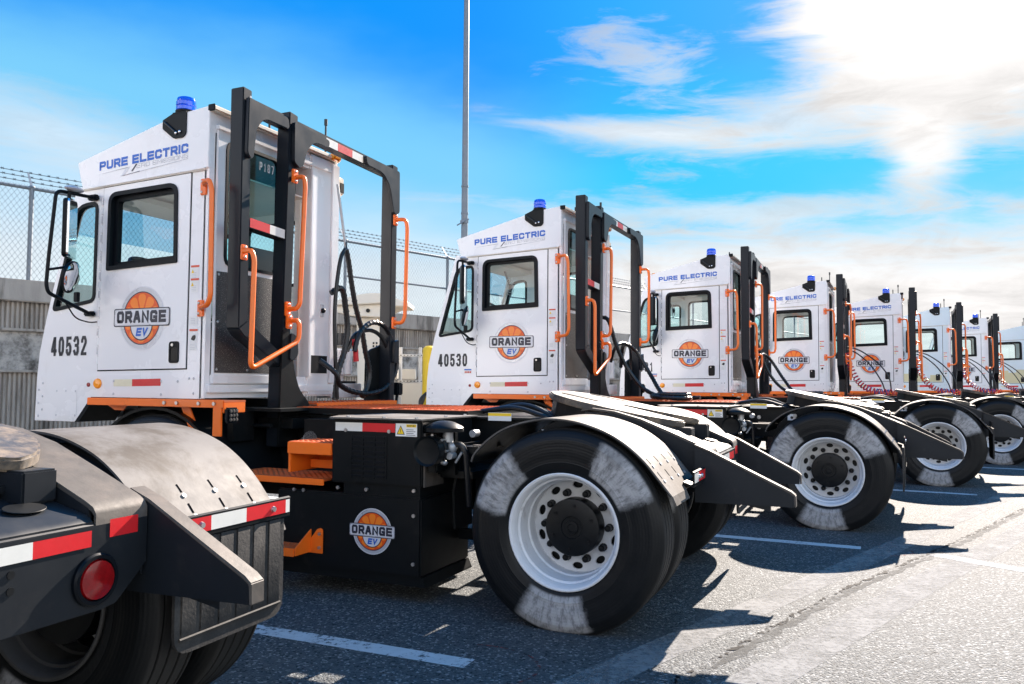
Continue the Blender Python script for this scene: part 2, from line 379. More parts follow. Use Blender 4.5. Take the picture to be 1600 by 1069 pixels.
def rpoly(pts, r, seg=4):
    """closed 2D polygon with rounded corners; r one number or one per corner"""
    n = len(pts); out = RP(); out.base = [tuple(p) for p in pts]; out.r = r; out.seg = seg
    for i in range(n):
        rr = r[i] if isinstance(r, (list, tuple)) else r
        p = Vector(pts[i]).to_2d() if len(pts[i]) == 2 else Vector(pts[i]); a = Vector(pts[i - 1]) - p; b = Vector(pts[(i + 1) % n]) - p
        la, lb = a.length, b.length; a.normalize(); b.normalize(); d = min(rr, la * .45, lb * .45)
        if d < 1e-5: out.append(tuple(p)); continue
        A, B = p + a * d, p + b * d
        for k in range(seg + 1):
            t = k / seg; q = (A * (1 - t) + p * t) * (1 - t) + (p * (1 - t) + B * t) * t; out.append((q.x, q.y))
    return out
def inset(pts, d):
    """offset a closed polygon inwards by d"""
    if isinstance(pts, RP):
        rr = pts.r if isinstance(pts.r, (list, tuple)) else [pts.r] * len(pts.base)
        return rpoly(inset(pts.base, d), [max(.004, q - d) for q in rr], pts.seg)
    n = len(pts); area = sum(pts[i][0] * pts[(i + 1) % n][1] - pts[(i + 1) % n][0] * pts[i][1] for i in range(n)); sg = 1 if area > 0 else -1
    out = []
    for i in range(n):
        p0, p1, p2 = Vector(pts[i - 1]), Vector(pts[i]), Vector(pts[(i + 1) % n])
        e1, e2 = (p1 - p0), (p2 - p1)
        if e1.length < 1e-7 or e2.length < 1e-7: out.append(tuple(p1)); continue
        e1.normalize(); e2.normalize(); n1 = Vector((-e1.y, e1.x)) * sg; n2 = Vector((-e2.y, e2.x)) * sg
        b = (n1 + n2); b = b / max(.3, b.length_squared) * 2; q = p1 + b * d; out.append((q.x, q.y))
    return out
def empty(name, loc, rz=0.0, label=None, cat=None, group=None):
    o = bpy.data.objects.new(name, None); COL.objects.link(o); o.location = loc; o.rotation_euler = (0, 0, rz); o.empty_display_size = .3
    if label: o['label'] = label
    if cat: o['category'] = cat
    if group: o['group'] = group
    return o
def tag(o, label, cat, group=None):
    o['label'] = label; o['category'] = cat
    if group: o['group'] = group
    return o

# stroke lettering ---------------------------------------------------
GL = {'P': [[(0, 0), (0, 1), (.85, 1), (1, .85), (1, .58), (.85, .43), (.22, .43)]], 'U': [[(0, 1), (0, .15), (.15, 0), (.85, 0), (1, .15), (1, 1)]],
 'R': [[(0, 0), (0, 1), (.85, 1), (1, .85), (1, .58), (.85, .43), (.3, .43)], [(.55, .43), (1, 0)]], 'E': [[(1, 1), (0, 1), (0, 0), (1, 0)], [(.2, .5), (.92, .5)]],
 'L': [[(0, 1), (0, 0), (1, 0)]], 'C': [[(1, .80), (1, .86), (.85, 1), (.15, 1), (0, .85), (0, .15), (.15, 0), (.85, 0), (1, .14), (1, .20)]],
 'T': [[(0, 1), (1, 1)], [(.5, .9), (.5, 0)]], 'I': [[(0, 0), (0, 1)]], 'O': [[(.15, 0), (.85, 0), (1, .15), (1, .85), (.85, 1), (.15, 1), (0, .85), (0, .15), (.15, 0), (.3, 0)]],
 'M': [[(0, 0), (0, 1), (.5, .35), (1, 1), (1, 0)]], 'S': [[(1, .8), (1, .88), (.88, 1), (.15, 1), (0, .86), (0, .62), (.12, .5), (.88, .5), (1, .38), (1, .14), (.86, 0), (.12, 0), (0, .12), (0, .2)]],
 'N': [[(0, 0), (0, 1), (1, 0), (1, 1)]], 'A': [[(0, 0), (.38, 1), (.62, 1), (1, 0)], [(.25, .33), (.75, .33)]],
 'G': [[(1, .84), (1, .88), (.86, 1), (.15, 1), (0, .85), (0, .15), (.15, 0), (1, 0), (1, .42), (.62, .42)]], 'V': [[(0, 1), (.5, 0), (1, 1)]], 'Z': [[(0, 1), (1, 1), (0, 0), (1, 0)]],
 '1': [[(.2, .8), (.55, 1), (.55, 0)]], '7': [[(0, 1), (1, 1), (.4, 0)]], '8': [[(.15, .5), (0, .62), (0, .88), (.15, 1), (.85, 1), (1, .88), (1, .62), (.85, .5), (.15, .5), (0, .38), (0, .12), (.15, 0), (.85, 0), (1, .12), (1, .38), (.85, .5)]],
 '0': [[(.3, 0), (.7, 0), (1, .2), (1, .8), (.7, 1), (.3, 1), (0, .8), (0, .2), (.3, 0), (.4, 0)]], '4': [[(.78, 0), (.78, 1), (.6, 1), (0, .28), (0, .22), (1.05, .22)]],
 '5': [[(.95, 1), (.08, 1), (.04, .55), (.3, .62), (.7, .62), (1, .45), (1, .18), (.7, 0), (.3, 0), (0, .14), (0, .22)]],
 '3': [[(0, .84), (.25, 1), (.75, 1), (1, .84), (1, .64), (.8, .53), (.4, .53)], [(.8, .53), (1, .4), (1, .16), (.75, 0), (.25, 0), (0, .16)]],
 '2': [[(0, .78), (0, .84), (.25, 1), (.75, 1), (1, .82), (1, .66), (0, .06), (0, 0), (1.02, 0)]]}
def strokes(mb, text, org, ux, uz, h, mt, wr=1.1, th=.2, gap=.30, slant=0.0, depth=.0015, thk=None):
    """flat lettering: org lower-left, ux/uz unit vectors along and up, h height"""
    org, ux, uz = Vector(org), Vector(ux), Vector(uz); nrm = ux.cross(uz).normalized(); x = 0.0
    t = h * th; hw = t / 2
    for ch in text:
        if ch == ' ': x += h * wr * .55; continue
        w = 0.0 if ch == 'I' else h * wr - t
        hh = h - t
        for li, line in enumerate(GL[ch]):
            P = [Vector((x + hw + p[0] * w, hw + p[1] * hh)) for p in line]; n = len(P)
            L = []; Rr = []
            for i in range(n):
                d1 = (P[i] - P[i - 1]).normalized() if i > 0 else (P[1] - P[0]).normalized()
                d2 = (P[i + 1] - P[i]).normalized() if i < n - 1 else d1
                n1, n2 = Vector((-d1.y, d1.x)), Vector((-d2.y, d2.x)); b = n1 + n2
                b = b * (2 / max(.7, b.length_squared)); q = P[i].copy()
                if i == 0 : q -= d1 * hw
                if i == n - 1: q += d1 * hw
                L.append(q + b * hw); Rr.append(q - b * hw)
            vs = []
            for q in L + Rr:
                vs.append(org + ux * (q.x + slant * q.y) + uz * q.y + nrm * (depth + .0007 * li))
            mb.add(vs, [(i, i + 1, n + i + 1, n + i) for i in range(n - 1)], mt)
        x += (w + t) + h * gap
    return x
def text_width(text, h, wr, th, gap):
    x = 0
    for ch in text: x += h * wr * .55 if ch == ' ' else ((0.0 if ch == 'I' else h * wr - h * th) + h * th) + h * gap
    return x - h * gap
def fit_strokes(mb, text, p0, p1, uz, h, mt, th=.2, gap=.30, **k):
    """lettering from p0 to p1 (lower left / lower right)"""
    p0, p1 = Vector(p0), Vector(p1); L = (p1 - p0).length
    lo, hi = .2, 4.0
    for _ in range(40):
        md = (lo + hi) / 2
        if text_width(text, h, md, th, gap) > L: hi = md
        else: lo = md
    strokes(mb, text, p0, (p1 - p0).normalized(), uz, h, mt, wr=lo, th=th, gap=gap, **k)

FX = (-1, 0, 0); FZ = (0, 0, 1)      # reading direction on a truck's left side
def yflat(mb, pts, y, mt): mb.add([(p[0], y, p[1]) for p in pts], [tuple(range(len(pts)))], mt)
def xflat(mb, pts, x, mt): mb.add([(x, p[0], p[1]) for p in pts], [tuple(range(len(pts)))], mt)

def emblem(cx, cz, rr, y, parent, name='emblem', sx=.96):
    e = MB(); n = 48
    def ring(r0, r1, yy, mt):
        vs = []; 
        for r in (r0, r1):
            for k in range(n): t = 2 * math.pi * k / n; vs.append((cx + sx * r * math.cos(t), yy, cz + r * math.sin(t)))
        e.add(vs, [(k, (k + 1) % n, n + (k + 1) % n, n + k) for k in range(n)], mt)
    def disc(r, yy, mt, a0=0, a1=360, x0=0.0, z0=0.0):
        k = 40; e.add([(cx + sx * (x0 + r * math.cos(R(a0 + (a1 - a0) * i / k))), yy, cz + z0 + r * math.sin(R(a0 + (a1 - a0) * i / k))) for i in range(k + 1)] , [tuple(range(k + 1))], mt)
    ring(rr * .80, rr, y + .001, 'decal_silver'); ring(rr * .965, rr, y + .0016, 'decal_pale'); ring(rr * .80, rr * .835, y + .0016, 'decal_dark')
    disc(rr * .81, y + .001, 'decal_orange')
    for k in range(10):
        a = 90 + 36 * k; w = 15.5
        pts = []
        for r, dw in ((.13, 0), (.25, w * .72), (.62, w), (.71, w * .8), (.755, w * .4), (.755, -w * .4), (.71, -w * .8), (.62, -w), (.25, -w * .72)):
            pts.append((cx + sx * rr * r * math.cos(R(a + dw)), cz + rr * r * math.sin(R(a + dw))))
        yflat(e, pts, y + .002, 'decal_light_orange')
    # semi-circle plate with the two letters, then the name plate
    disc(rr * .50, y + .003, 'decal_dark', 180, 360, 0, -.20 * rr); disc(rr * .46, y + .0038, 'decal_pale', 180, 360, 0, -.20 * rr)
    W, H = rr * 1.19, rr * .285
    for f, mt, d in ((1.0, 'decal_dark', .0045), (.975, 'decal_silver', .0052), (.945, 'decal_pale', .0058)):
        w_, h_ = W - (1 - f) * W, H - (1 - f) * W
        yflat(e, rpoly([(cx + w_, cz - h_ + .03 * rr), (cx - w_, cz - h_ + .03 * rr), (cx - w_, cz + h_ + .03 * rr), (cx + w_, cz + h_ + .03 * rr)], rr * .08), y + d, mt)
    fit_strokes(e, 'ORANGE', (cx + W * .88, y + .0058, cz - .145 * rr), (cx - W * .88, y + .0058, cz - .145 * rr), FZ, rr * .38, 'decal_dark', th=.27, gap=.12, depth=.001)
    fit_strokes(e, 'EV', (cx + .22 * rr, y + .0048, cz - .56 * rr), (cx - .25 * rr, y + .0048, cz - .56 * rr), FZ, rr * .26, 'decal_blue', th=.26, gap=.12, depth=.001, slant=.2)
    return e.build(name, parent)

# ------------------------------------------------------------------ wheels
def tyre_mesh():
    t = MB(); prof = []
    half = [(.288, .100), (.300, .112), (.325, .122), (.345, .126), (.352, .1285), (.358, .127), (.385, .1325), (.42, .1345), (.455, .131), (.462, .132), (.470, .130), (.49, .122), (.505, .113), (.513, .108), (.521, .100), (.524, .094),
            (.525, .084), (.512, .082), (.512, .074), (.525, .072), (.5255, .034), (.512, .032), (.512, .024), (.525, .022), (.525, .0)]
    prof = half + [(r, -a) for r, a in half[-2::-1]]
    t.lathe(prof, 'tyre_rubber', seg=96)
    v2 = []
    for x, y, z in t.v:
        if z < -.499:
            y *= 1.0 + .10 * min(1, (-.499 - z) / .026); z = -.499
        v2.append((x, y, z))
    t.v = v2
    return t
def rim_mesh(disc=True, dish=-1, pm='rim_paint'):
    """outer side is +y; dish -1 = deep dish (outer dual), +1 = disc bulging outwards (front)"""
    r = MB()
    prof = [(.270, .088), (.283, .096), (.292, .103), (.2985, .112), (.2985, .119), (.293, .122), (.284, .118), (.276, .106), (.271, .092), (.268, .066), (.258, .060), (.255, .03), (.252, -.03), (.2445, -.038), (.2435, -.085), (.248, -.10)]
    r.lathe(prof, pm, seg=64)
    r.lathe([(.248, -.10), (.27, -.112), (.2985, -.117), (.2985, -.108), (.27, -.09)], pm, seg=64)
    if disc:
        n = 64; yd = -.118 if dish < 0 else .035
        outer = [(.2462 * math.cos(2 * math.pi * k / n), .2462 * math.sin(2 * math.pi * k / n)) for k in range(n)]
        inner = [(.10 * math.cos(2 * math.pi * k / 32), .10 * math.sin(2 * math.pi * k / 32)) for k in range(32)]
        holes = [inner]
        for k in range(10):
            a = 2 * math.pi * (k + .5) / 10; cxx, cz = .214 * math.cos(a), .214 * math.sin(a); h = []
            for j in range(14):
                t = 2 * math.pi * j / 14; p, q = .0185 * math.cos(t), .029 * math.sin(t)
                h.append((cxx + p * math.cos(a) - q * math.sin(a), cz + p * math.sin(a) + q * math.cos(a)))
            holes.append(h)
        r.prism(outer, 'y', yd, yd - .012, pm, holes)
        r.lathe([(.2462, yd + .001), (.247, yd + .02), (.249, yd + .04)], pm, seg=64)
    return r, (-.118 if dish < 0 else .035)
TYRE = tyre_mesh()
WHEELS = {}
def make_wheel(root, loc, kind, flip, spin=0.0, nuts=True):
    """wheel part: rim disc mesh with tyre, hub cap and nuts beneath it"""
    key = (kind,)
    if key not in WHEELS:
        r, yd = rim_mesh(kind != 'inner', 1 if kind == 'front' else -1, 'rim_shade' if kind == 'inner' else 'rim_paint')
        o = r.build('wheel'); t = TYRE.build('tyre') if not WHEELS else None
        if t is None:
            t = bpy.data.objects.new('tyre', next(iter(WHEELS.values()))[1])
            COL.objects.link(t)
        h = MB()
        if kind == 'outer':
            h.lathe([(.150, yd), (.150, yd + .085), (.147, yd + .093), (.138, yd + .096), (.06, yd + .099), (.056, yd + .093), (.035, yd + .093), (.033, yd + .099), (.022, yd + .10), (.02, yd + .095), (1e-5, yd + .095)], 'hub_black', seg=40)
            for k in range(6): a = 2 * math.pi * k / 6; h.cyl((.115 * math.cos(a), 0, .115 * math.sin(a)), .009, yd + .09, yd + .103, 'hub_black', seg=8)
        elif kind == 'front':
            h.lathe([(.11, yd), (.11, yd + .05), (.095, yd + .07), (1e-5, yd + .075)], 'hub_black', seg=32)
        else:
            h.lathe([(.19, -.10), (.19, .05), (1e-5, .05)], 'hub_black', seg=32); h.lathe([(.19, -.10), (1e-5, -.10)], 'hub_black', seg=32)
        if kind != 'inner': h.lathe([(.10, yd - .035), (.244, yd - .035)], 'hub_black', seg=40)
        hc = h.build('hub_cap')
        nut = MB(); nut.lathe([(.021, yd), (.021, yd + .012), (.018, yd + .014), (.0175, yd + .042), (.012, yd + .048), (1e-5, yd + .049)], 'hub_black', seg=10)
        nm = nut.build('lug_nut')
        WHEELS[key] = (o.data, t.data, hc.data, nm.data)
        for q in (o, t, hc, nm): bpy.data.objects.remove(q)
    dm, tm, hm, nm = WHEELS[key]
    rz = math.pi if flip else 0.0
    w = bpy.data.objects.new('wheel', dm); COL.objects.link(w); w.parent = root; w.location = loc; w.rotation_euler = (0, 0, rz)
    w.rotation_mode = 'XYZ'
    def sub(nm_, d, rot=(0, 0, 0), l=(0, 0, 0)):
        q = bpy.data.objects.new(nm_, d); COL.objects.link(q); q.parent = w; q.rotation_euler = rot; q.location = l; return q
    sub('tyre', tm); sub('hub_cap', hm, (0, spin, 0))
    if kind == 'outer' and nuts:
        for k in range(10):
            a = 2 * math.pi * k / 10; sub('lug_nut', nm, (0, 0, 0), (.178 * math.cos(a), 0, .178 * math.sin(a)))
    return w

# ------------------------------------------------------------------ the terminal tractor (x forward, y left, z up; origin under the left rear wheel face)
CY = -1.22        # centre line
YL = -.159        # left face of the cab
YR = -1.555       # right face of the cab
def build_tractor():
    T = empty('terminal_tractor', (0, 0, 0))
    # ---- chassis
    m = MB()
    for y in (-.80, -1.64):
        s = 1 if y > CY else -1
        m.prism([(-.59, .74), (4.05, .74), (4.05, 1.02), (.10, 1.02), (-.06, .96), (-.59, .80)], 'y', y - .006, y + .006, 'black_paint')
        m.box(.10, 4.05, min(y, y - s * .08), max(y, y - s * .08), 1.008, 1.022, 'black_paint'); m.box(-.45, 4.05, min(y, y - s * .08), max(y, y - s * .08), .738, .752, 'black_paint')
    for x in (.55, 1.2, 2.2, 3.3, 3.95): m.box(x, x + .09, -1.63, -.81, .78, .98, 'black_paint')
    m.tube([(0, -.45, .5), (0, -2.0, .5)], .075, 'black_paint', 16); m.sphere((0, CY, .5), .20, .17, .20, 'black_paint')
    m.tube([(2.95, -.35, .47), (2.95, -2.1, .47)], .05, 'black_paint', 10)
    for y in (-.86, -1.58): m.box(-.25, .45, y - .04, y + .04, .55, .60, 'black_paint')
    m.box(.95, 3.0, -1.55, -.90, .42, .72, 'black_paint', .02)          # battery pack between the rails
    for x, z in ((.70, .93), (.70, .83), (.36, .95), (1.95, .95), (1.95, .84), (2.10, .95), (2.10, .84), (2.25, .95), (2.25, .84)): m.cyl((x, 0, z), .019, -.793, -.775, 'bolt_metal', seg=10)
    m.box(3.95, 4.12, -2.05, -.35, .55, .82, 'black_paint', .02)
    fr = m.build('chassis_frame', T)
    # steering linkage, pipes below the cab
    m = MB()
    m.tube(fillet([(2.6, -.6, .9), (2.9, -.62, .78), (3.3, -.7, .85)], .1), .03, 'black_paint'); m.cyl((2.05, 0, .86), .06, -.75, -.60, 'galvanised', seg=16); m.box(1.98, 2.13, -.76, -.62, .72, .80, 'galvanised', .01)
    m.tube([(2.4, -.55, .62), (2.9, -.6, 1.0)], .018, 'black_paint'); m.tube([(2.3, -.5, .95), (2.75, -.5, .95), (2.75, -.5, .8)], .015, 'black_paint')
    m.box(2.18, 3.5, -1.45, -.45, 1.05, 1.07, 'black_paint'); m.box(2.45, 2.5, -.5, -.3, .85, 1.05, 'black_paint'); m.box(2.7, 3.3, -.50, -.46, .80, 1.05, 'black_paint')
    m.build('steering_gear', T)
    # ---- rear crossmember
    m = MB()
    m.prism([(-.60, .62), (-.62, .64), (-.62, .845), (-.60, .865), (-.30, .935), (-.28, .92), (-.28, .62)], 'y', -1.53, -.91, 'grey_steel', bev=.006)
    m.prism([(-.72, .84), (-.72, .70), (-.785, .64), (-.83, .60), (-.88, .592), (-1.56, .592), (-1.61, .60), (-1.655, .64), (-1.72, .70), (-1.72, .84)], 'x', -.622, -.61, 'grey_steel', bev=.003)
    m.box(-.60, -.40, -1.60, -.84, .66, .80, 'grey_steel', .01)
    for z in (.752, .710): m.lathe([(1e-5, -.6245), (.011, -.6245), (.011, -.62)], 'hub_black', (0, -1.275, z), 'x', 12)
    m.lathe([(1e-5, -.0015), (.055, -.0015), (.056, 0)], 'hub_black', (0, 0, 0), 'z', 20)
    k = len(m.v) - 60
    m.v[k:] = [(-.50 + x * .7, -1.40 + y * 1.1, .8935 - z + .0 + (x * .7) * .23 + .004) for x, y, z in m.v[k:]]
    for x0, y0, s_ in ((-.42, -1.47, .11), (-.42, -.97, .11)): m.box(x0 - .05, x0 + .09, y0 - s_ / 2, y0 + s_ / 2, .90, .995, 'grey_steel', .006)
    m.box(-.40, -.30, -1.50, -.94, .93, .955, 'grey_steel', .005)
    rp = m.build('rear_crossmember', T)
    t = MB()
    for a, b, mt in ((-1.515, -1.333, 'tape_red'), (-1.333, -1.107, 'tape_white'), (-1.107, -.925, 'tape_red')): xflat(t, [(a, .780), (b, .780), (b, .826), (a, .826)], -.6245, mt)
    t.build('reflective_tape', rp)
    for y in (-.91, -1.53):
        l = MB(); l.lathe([(.075, -.618), (.075, -.632), (.070, -.638), (.060, -.638), (.056, -.630)], 'seal_rubber', (0, y, .685), 'x', 36)
        l.lathe([(.058, -.626), (.054, -.640), (.03, -.645), (1e-5, -.646)], 'red_lens', (0, y, .685), 'x', 36); l.build('tail_light', rp)
    # ---- pick-up ramps: sloping member with a folded end, and the wedge arm beyond it
    for s in (1, -1):
        def Yy(d): return CY + s * d
        a, b = (-.93, -.71) if s > 0 else (-1.72, -1.53)          # sloping member
        p0, p1 = (-.71, -.65) if s > 0 else (-1.78, -1.72)        # wedge arm
        xt = -1.06 if s > 0 else -1.01
        top = [(.14, 1.100), (.08, 1.108), (-.06, 1.092), (-.22, 1.050), (-.40, .978), (-.575, .905), (-.608, .888), (-.62, .868)]
        m = MB(); m.prism(top + [(-.62, .775), (-.612, .775), (-.612, .864)] + [(x + .008, z - .012) for x, z in top[::-1][1:]], 'y', a, b, 'dusty_steel', bev=.002)
        for yy in (a, b - .008): m.prism([(.12, 1.085), (-.06, 1.078), (-.22, 1.036), (-.40, .964), (-.59, .886), (-.605, .80), (-.605, .66), (.12, .80)], 'y', yy, yy + .008, 'grey_steel')
        arm = MB()
        arm.prism([(-.54, .905), (-.622, .876), (xt + .02, .677), (xt, .660), (xt, .605), (-.54, .60)], 'y', p1 - .016, p1 - .004, 'grey_steel')
        arm.prism([(-.54, .920), (-.622, .888), (xt + .014, .688), (xt - .010, .668), (xt - .012, .605), (xt - .003, .605), (xt, .662), (xt + .02, .677), (-.622, .877), (-.54, .909)], 'y', p0, p1, 'dusty_steel', bev=.003)
        arm.box(-.63, -.61, p0 + .006, p1 - .006, .62, .868, 'grey_steel'); arm.prism([(xt + .12, .655), (xt + .25, .655), (xt + .25, .60), (xt + .12, .575)], 'y', p0 + .01, p1 - .02, 'grey_steel')
        rmp = m.build('pickup_ramp', T); arm.build('ramp_arm', rmp)
        t = MB(); q0, q1 = (-.90, -.80) if s > 0 else (-1.68, -1.578); xflat(t, [(q0, .796), (q1, .796), (q1, .848), (q0, .848)], -.6235, 'tape_red'); t.build('reflector', rmp)
        t = MB(); yy = b + .001
        yflat(t, [(-.44, .90), (-.49, .88), (-.49, .835), (-.44, .855)], yy, 'sticker_white'); yflat(t, [(-.45, .888), (-.48, .876), (-.48, .852), (-.45, .864)], yy + .001, 'decal_blue'); (t.build('safety_label', rmp) if s < 0 else None)
    # ---- fifth wheel
    m = MB()
    pts = [(.50, .16), (.50, -.16), (.40, -.34), (.22, -.44), (-.02, -.46), (-.22, -.44), (-.38, -.32), (-.43, -.22), (-.39, -.165), (-.10, -.07), (.03, -.045), (.03, .045), (-.10, .07), (-.39, .165), (-.43, .22), (-.38, .32), (-.22, .44), (-.02, .46), (.22, .44), (.40, .34)]
    pts = rpoly(pts, .05, 3)
    a = R(-11.0)
    def tilt(x, y, z): return (x * math.cos(a) + z * math.sin(a) + .0, CY + y, 1.088 - x * math.sin(a) + z * math.cos(a))
    f = MB(); f.prism(pts, 'z', -.02, .022, 'greasy_steel', bev=.008); m.add([tilt(*p) for p in f.v], f.f, 'greasy_steel')
    f = MB(); f.prism(inset(pts, .035), 'z', -.11, -.02, 'black_paint'); 
    m.add([tilt(x, y, z if z > -.1 else z + .05 * (x < -.1)) for x, y, z in f.v], f.f, 'black_paint')
    for y in (-.30, .30): m.prism([(-.12, .80), (.14, .80), (.08, 1.03), (-.04, 1.03)], 'y', CY + y - .03, CY + y + .03, 'black_paint')
    f = MB(); f.prism(rpoly([(.42, .10), (.30, .10), (.16, .13), (.16, .17), (.30, .16), (.42, .15)], .02), 'z', .0222, .026, 'black_paint'); f.prism(rpoly([(.36, -.30), (.10, -.36), (.10, -.33), (.36, -.27)], .01), 'z', .0222, .026, 'black_paint')
    m.add([tilt(*p) for p in f.v], f.f, 'black_paint')
    m.build('fifth_wheel', T)
    # ---- rear fenders
    fp = [(.52, .835), (.50, .88), (.435, .945), (.35, 1.005), (.25, 1.045), (.12, 1.072), (0, 1.072), (-.12, 1.052), (-.25, 1.006), (-.35, .945), (-.43, .875), (-.49, .805), (-.54, .745), (-.565, .715)]
    def smooth(pts, n=4):
        out = []
        for i in range(len(pts) - 1):
            p0, p1, p2, p3 = [Vector(pts[max(0, min(len(pts) - 1, i + k))]) for k in (-1, 0, 1, 2)]
            for k in range(n):
                t = k / n; q = .5 * ((2 * p1) + (p2 - p0) * t + (2 * p0 - 5 * p1 + 4 * p2 - p3) * t * t + (3 * p1 - p0 - 3 * p2 + p3) * t ** 3); out.append((q.x, q.y))
        out.append(pts[-1]); return out
    curve = smooth(fp)
    th = [(p[0], p[1]) for p in curve]
    inn = inset(th + [(p[0] * .9, p[1] * .9) for p in th[::-1]], .008)[:len(th)]
    for s in (1, -1):
        e0, e1 = (.01, -.61) if s > 0 else (-2.45, -1.835)
        y0, y1 = min(e0, e1), max(e0, e1)
        m = MB()
        closed = th + [((p[0]) * (1 - .008 / math.hypot(p[0], p[1] - .5)), .5 + (p[1] - .5) * (1 - .008 / math.hypot(p[0], p[1] - .5))) for p in th[::-1]]
        m.prism(closed, 'y', y0, y1, 'fender_steel')
        inner_ = [((p[0]) * (1 - q / math.hypot(p[0], p[1] - .5)), .5 + (p[1] - .5) * (1 - q / math.hypot(p[0], p[1] - .5))) for q, L in ((.0085, th), (.013, th[::-1])) for p in L]
        m.prism(inner_, 'y', y0 + .001, y1 - .001, 'black_paint')
        eo = e0 + (.004 if s > 0 else -.004)
        # bolts and slots on the tail sheet
        tn = Vector((-.76, 0, .65)).normalized()
        def on_sheet(x): return next((p[1] + (q[1] - p[1]) * (x - p[0]) / (q[0] - p[0]) for p, q in zip(th, th[1:]) if q[0] <= x <= p[0] and q[0] != p[0]), .8)
        for j, y in enumerate([y0 + .10 + .155 * i for i in range(4)]):
            for px in (-.455, -.512):
                c = Vector((px, y, on_sheet(px)))
                m.tube([c, c + tn * .005], .0085, 'galvanised', 10)
                w = Vector((0, .004, 0)); a_, b_ = [Vector((xx, y, on_sheet(xx))) + tn * .0012 for xx in (px + .036, px + .010)]
                m.add([a_ - w, a_ + w, b_ + w, b_ - w], [(0, 1, 2, 3)], 'slot_black')
        # black bracket at the front edge and the arms to the frame
        m.box(.44, .62, y0 + (.36 if s > 0 else .06), y1 - (.06 if s < 0 else .22), .895, .903, 'dusty_steel', .002); m.box(.50, .74, y0 + .25, y1 - .25, .85, .89, 'black_paint', .004)
        yi = (-.70 if s > 0 else -1.74)
        m.tube([(.1, yi + s * -.1, 1.0), (.1, yi + s * .1, 1.04)], .02, 'black_paint'); m.tube([(-.35, yi - s * .1, .90), (-.35, yi + s * .1, .90)], .02, 'black_paint')
        fd = m.build('fender', T)
        yt = y1 if s < 0 else -.30
        t = MB(); t.prism([(-.545, .742), (-.600, .722), (-.606, .730), (-.606, .800), (-.598, .805), (-.598, .735), (-.55, .752)], 'y', y0 + .004, yt - .004, 'black_paint')
        t.prism([(-.566, .715), (-.585, .672), (-.578, .668), (-.556, .714)], 'y', -.30 if s > 0 else y0, y1 if s > 0 else y0 + .02, 'fender_steel')
        ya, yb = (y0 + .01, yt - .01)
        seg_ = [(0, .62, 'tape_red'), (.62, 1.0, 'tape_white')] if s > 0 else [(0, .04, 'tape_white'), (.04, .42, 'tape_red'), (.42, .72, 'tape_white'), (.72, 1.0, 'tape_red')]
        for f0, f1, mt in seg_: xflat(t, [(ya + (yb - ya) * f0, .744), (ya + (yb - ya) * f1, .744), (ya + (yb - ya) * f1, .794), (ya + (yb - ya) * f0, .794)], -.6075, mt)
        for y in (ya + .10, yb - .12): t.lathe([(1e-5, -.616), (.010, -.616), (.012, -.6075)], 'bolt_metal', (0, y, .768), 'x', 10)
        t.build('reflector_strip', fd)
        # front splash guard
        g = MB(); g.prism([(.735, .90), (.75, .90), (.81, .62), (.80, .40), (.785, .40), (.795, .62)], 'y', y0 + .06, (-.33 if s > 0 else y1 - .03), 'black_paint'); g.build('splash_guard', fd)
        # mud flap
        fl = MB(); z0, z1 = .355, .735
        fl.prism(rpoly([(y0 + .03, z0), (y1 - .03, z0), (y1 - .03, z1), (y0 + .03, z1)], [.07, .07, 0, 0]), 'x', -.598, -.586, 'flap_rubber')
        nrib = 6
        for k in range(nrib):
            y = y0 + .09 + (y1 - y0 - .18) * k / (nrib - 1); fl.prism([(-.598, z0 + .05), (-.6025, z0 + .06), (-.6025, z1 - .01), (-.598, z1)], 'y', y - .034, y + .034, 'flap_rubber', bev=.003)
        fl.tube([(-.600, y0 + .05, z0 + .05), (-.600, y1 - .05, z0 + .05)], .006, 'flap_rubber', 6)
        fl.build('mud_flap', T)
    # ---- wheels
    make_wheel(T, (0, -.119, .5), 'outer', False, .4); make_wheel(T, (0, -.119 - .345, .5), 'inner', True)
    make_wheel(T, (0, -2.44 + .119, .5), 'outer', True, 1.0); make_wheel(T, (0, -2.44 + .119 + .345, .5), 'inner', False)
    make_wheel(T, (2.98, -.23, .5), 'front', False); make_wheel(T, (2.98, -2.21, .5), 'front', True)
    # ---- battery box with steps on the left
    m = MB()
    m.box(.885, 1.90, -.70, -.10, .155, .60, 'black_paint', .01); m.box(.90, 1.42, -.70, -.115, .60, .66, 'black_paint')
    m.box(.885, 1.50, -.74, -.10, .66, 1.035, 'black_paint', .008)
    m.box(1.45, 1.90, -.74, -.48, .60, .66, 'black_paint'); m.box(1.5, 2.1, -.80, -.60, .60, 1.0, 'black_paint')
    for k in range(9): m.box(1.13, 1.36, -.1005, -.096, .70 + k * .028, .713 + k * .028, 'seal_rubber')
    for x in (1.12, 1.20, 1.28, 1.36): m.box(x - .006, x + .006, -.1, -.0955, .695, .94, 'black_paint')
    for x, z in ((.93, .23), (.93, .50), (1.70, .60), (1.77, .60), (1.40, .97), (1.10, .97), (.93, .64), (1.25, .63), (1.45, .63)): m.cyl((x, 0, z), .011, -.104, -.092, 'bolt_metal', seg=8)
    m.prism([(.86, .10), (1.93, .10), (1.93, .155), (.885, .155)], 'y', -.70, -.12, 'black_paint')
    bb = m.build('battery_box', T)
    t = MB(); t.prism([(.865, -.78), (1.52, -.78), (1.60, -.30), (1.50, -.07), (.87, -.07)], 'z', 1.036, 1.046, 'fender_steel', bev=.002)
    for x, y in ((.93, -.12), (1.15, -.12), (1.40, -.12), (.92, -.45), (.92, -.70)): t.cyl((x, y, 0), .012, 1.045, 1.054, 'bolt_metal', axis='z', seg=8)
    t.build('lid', bb)
    t = MB(); y = -.0985
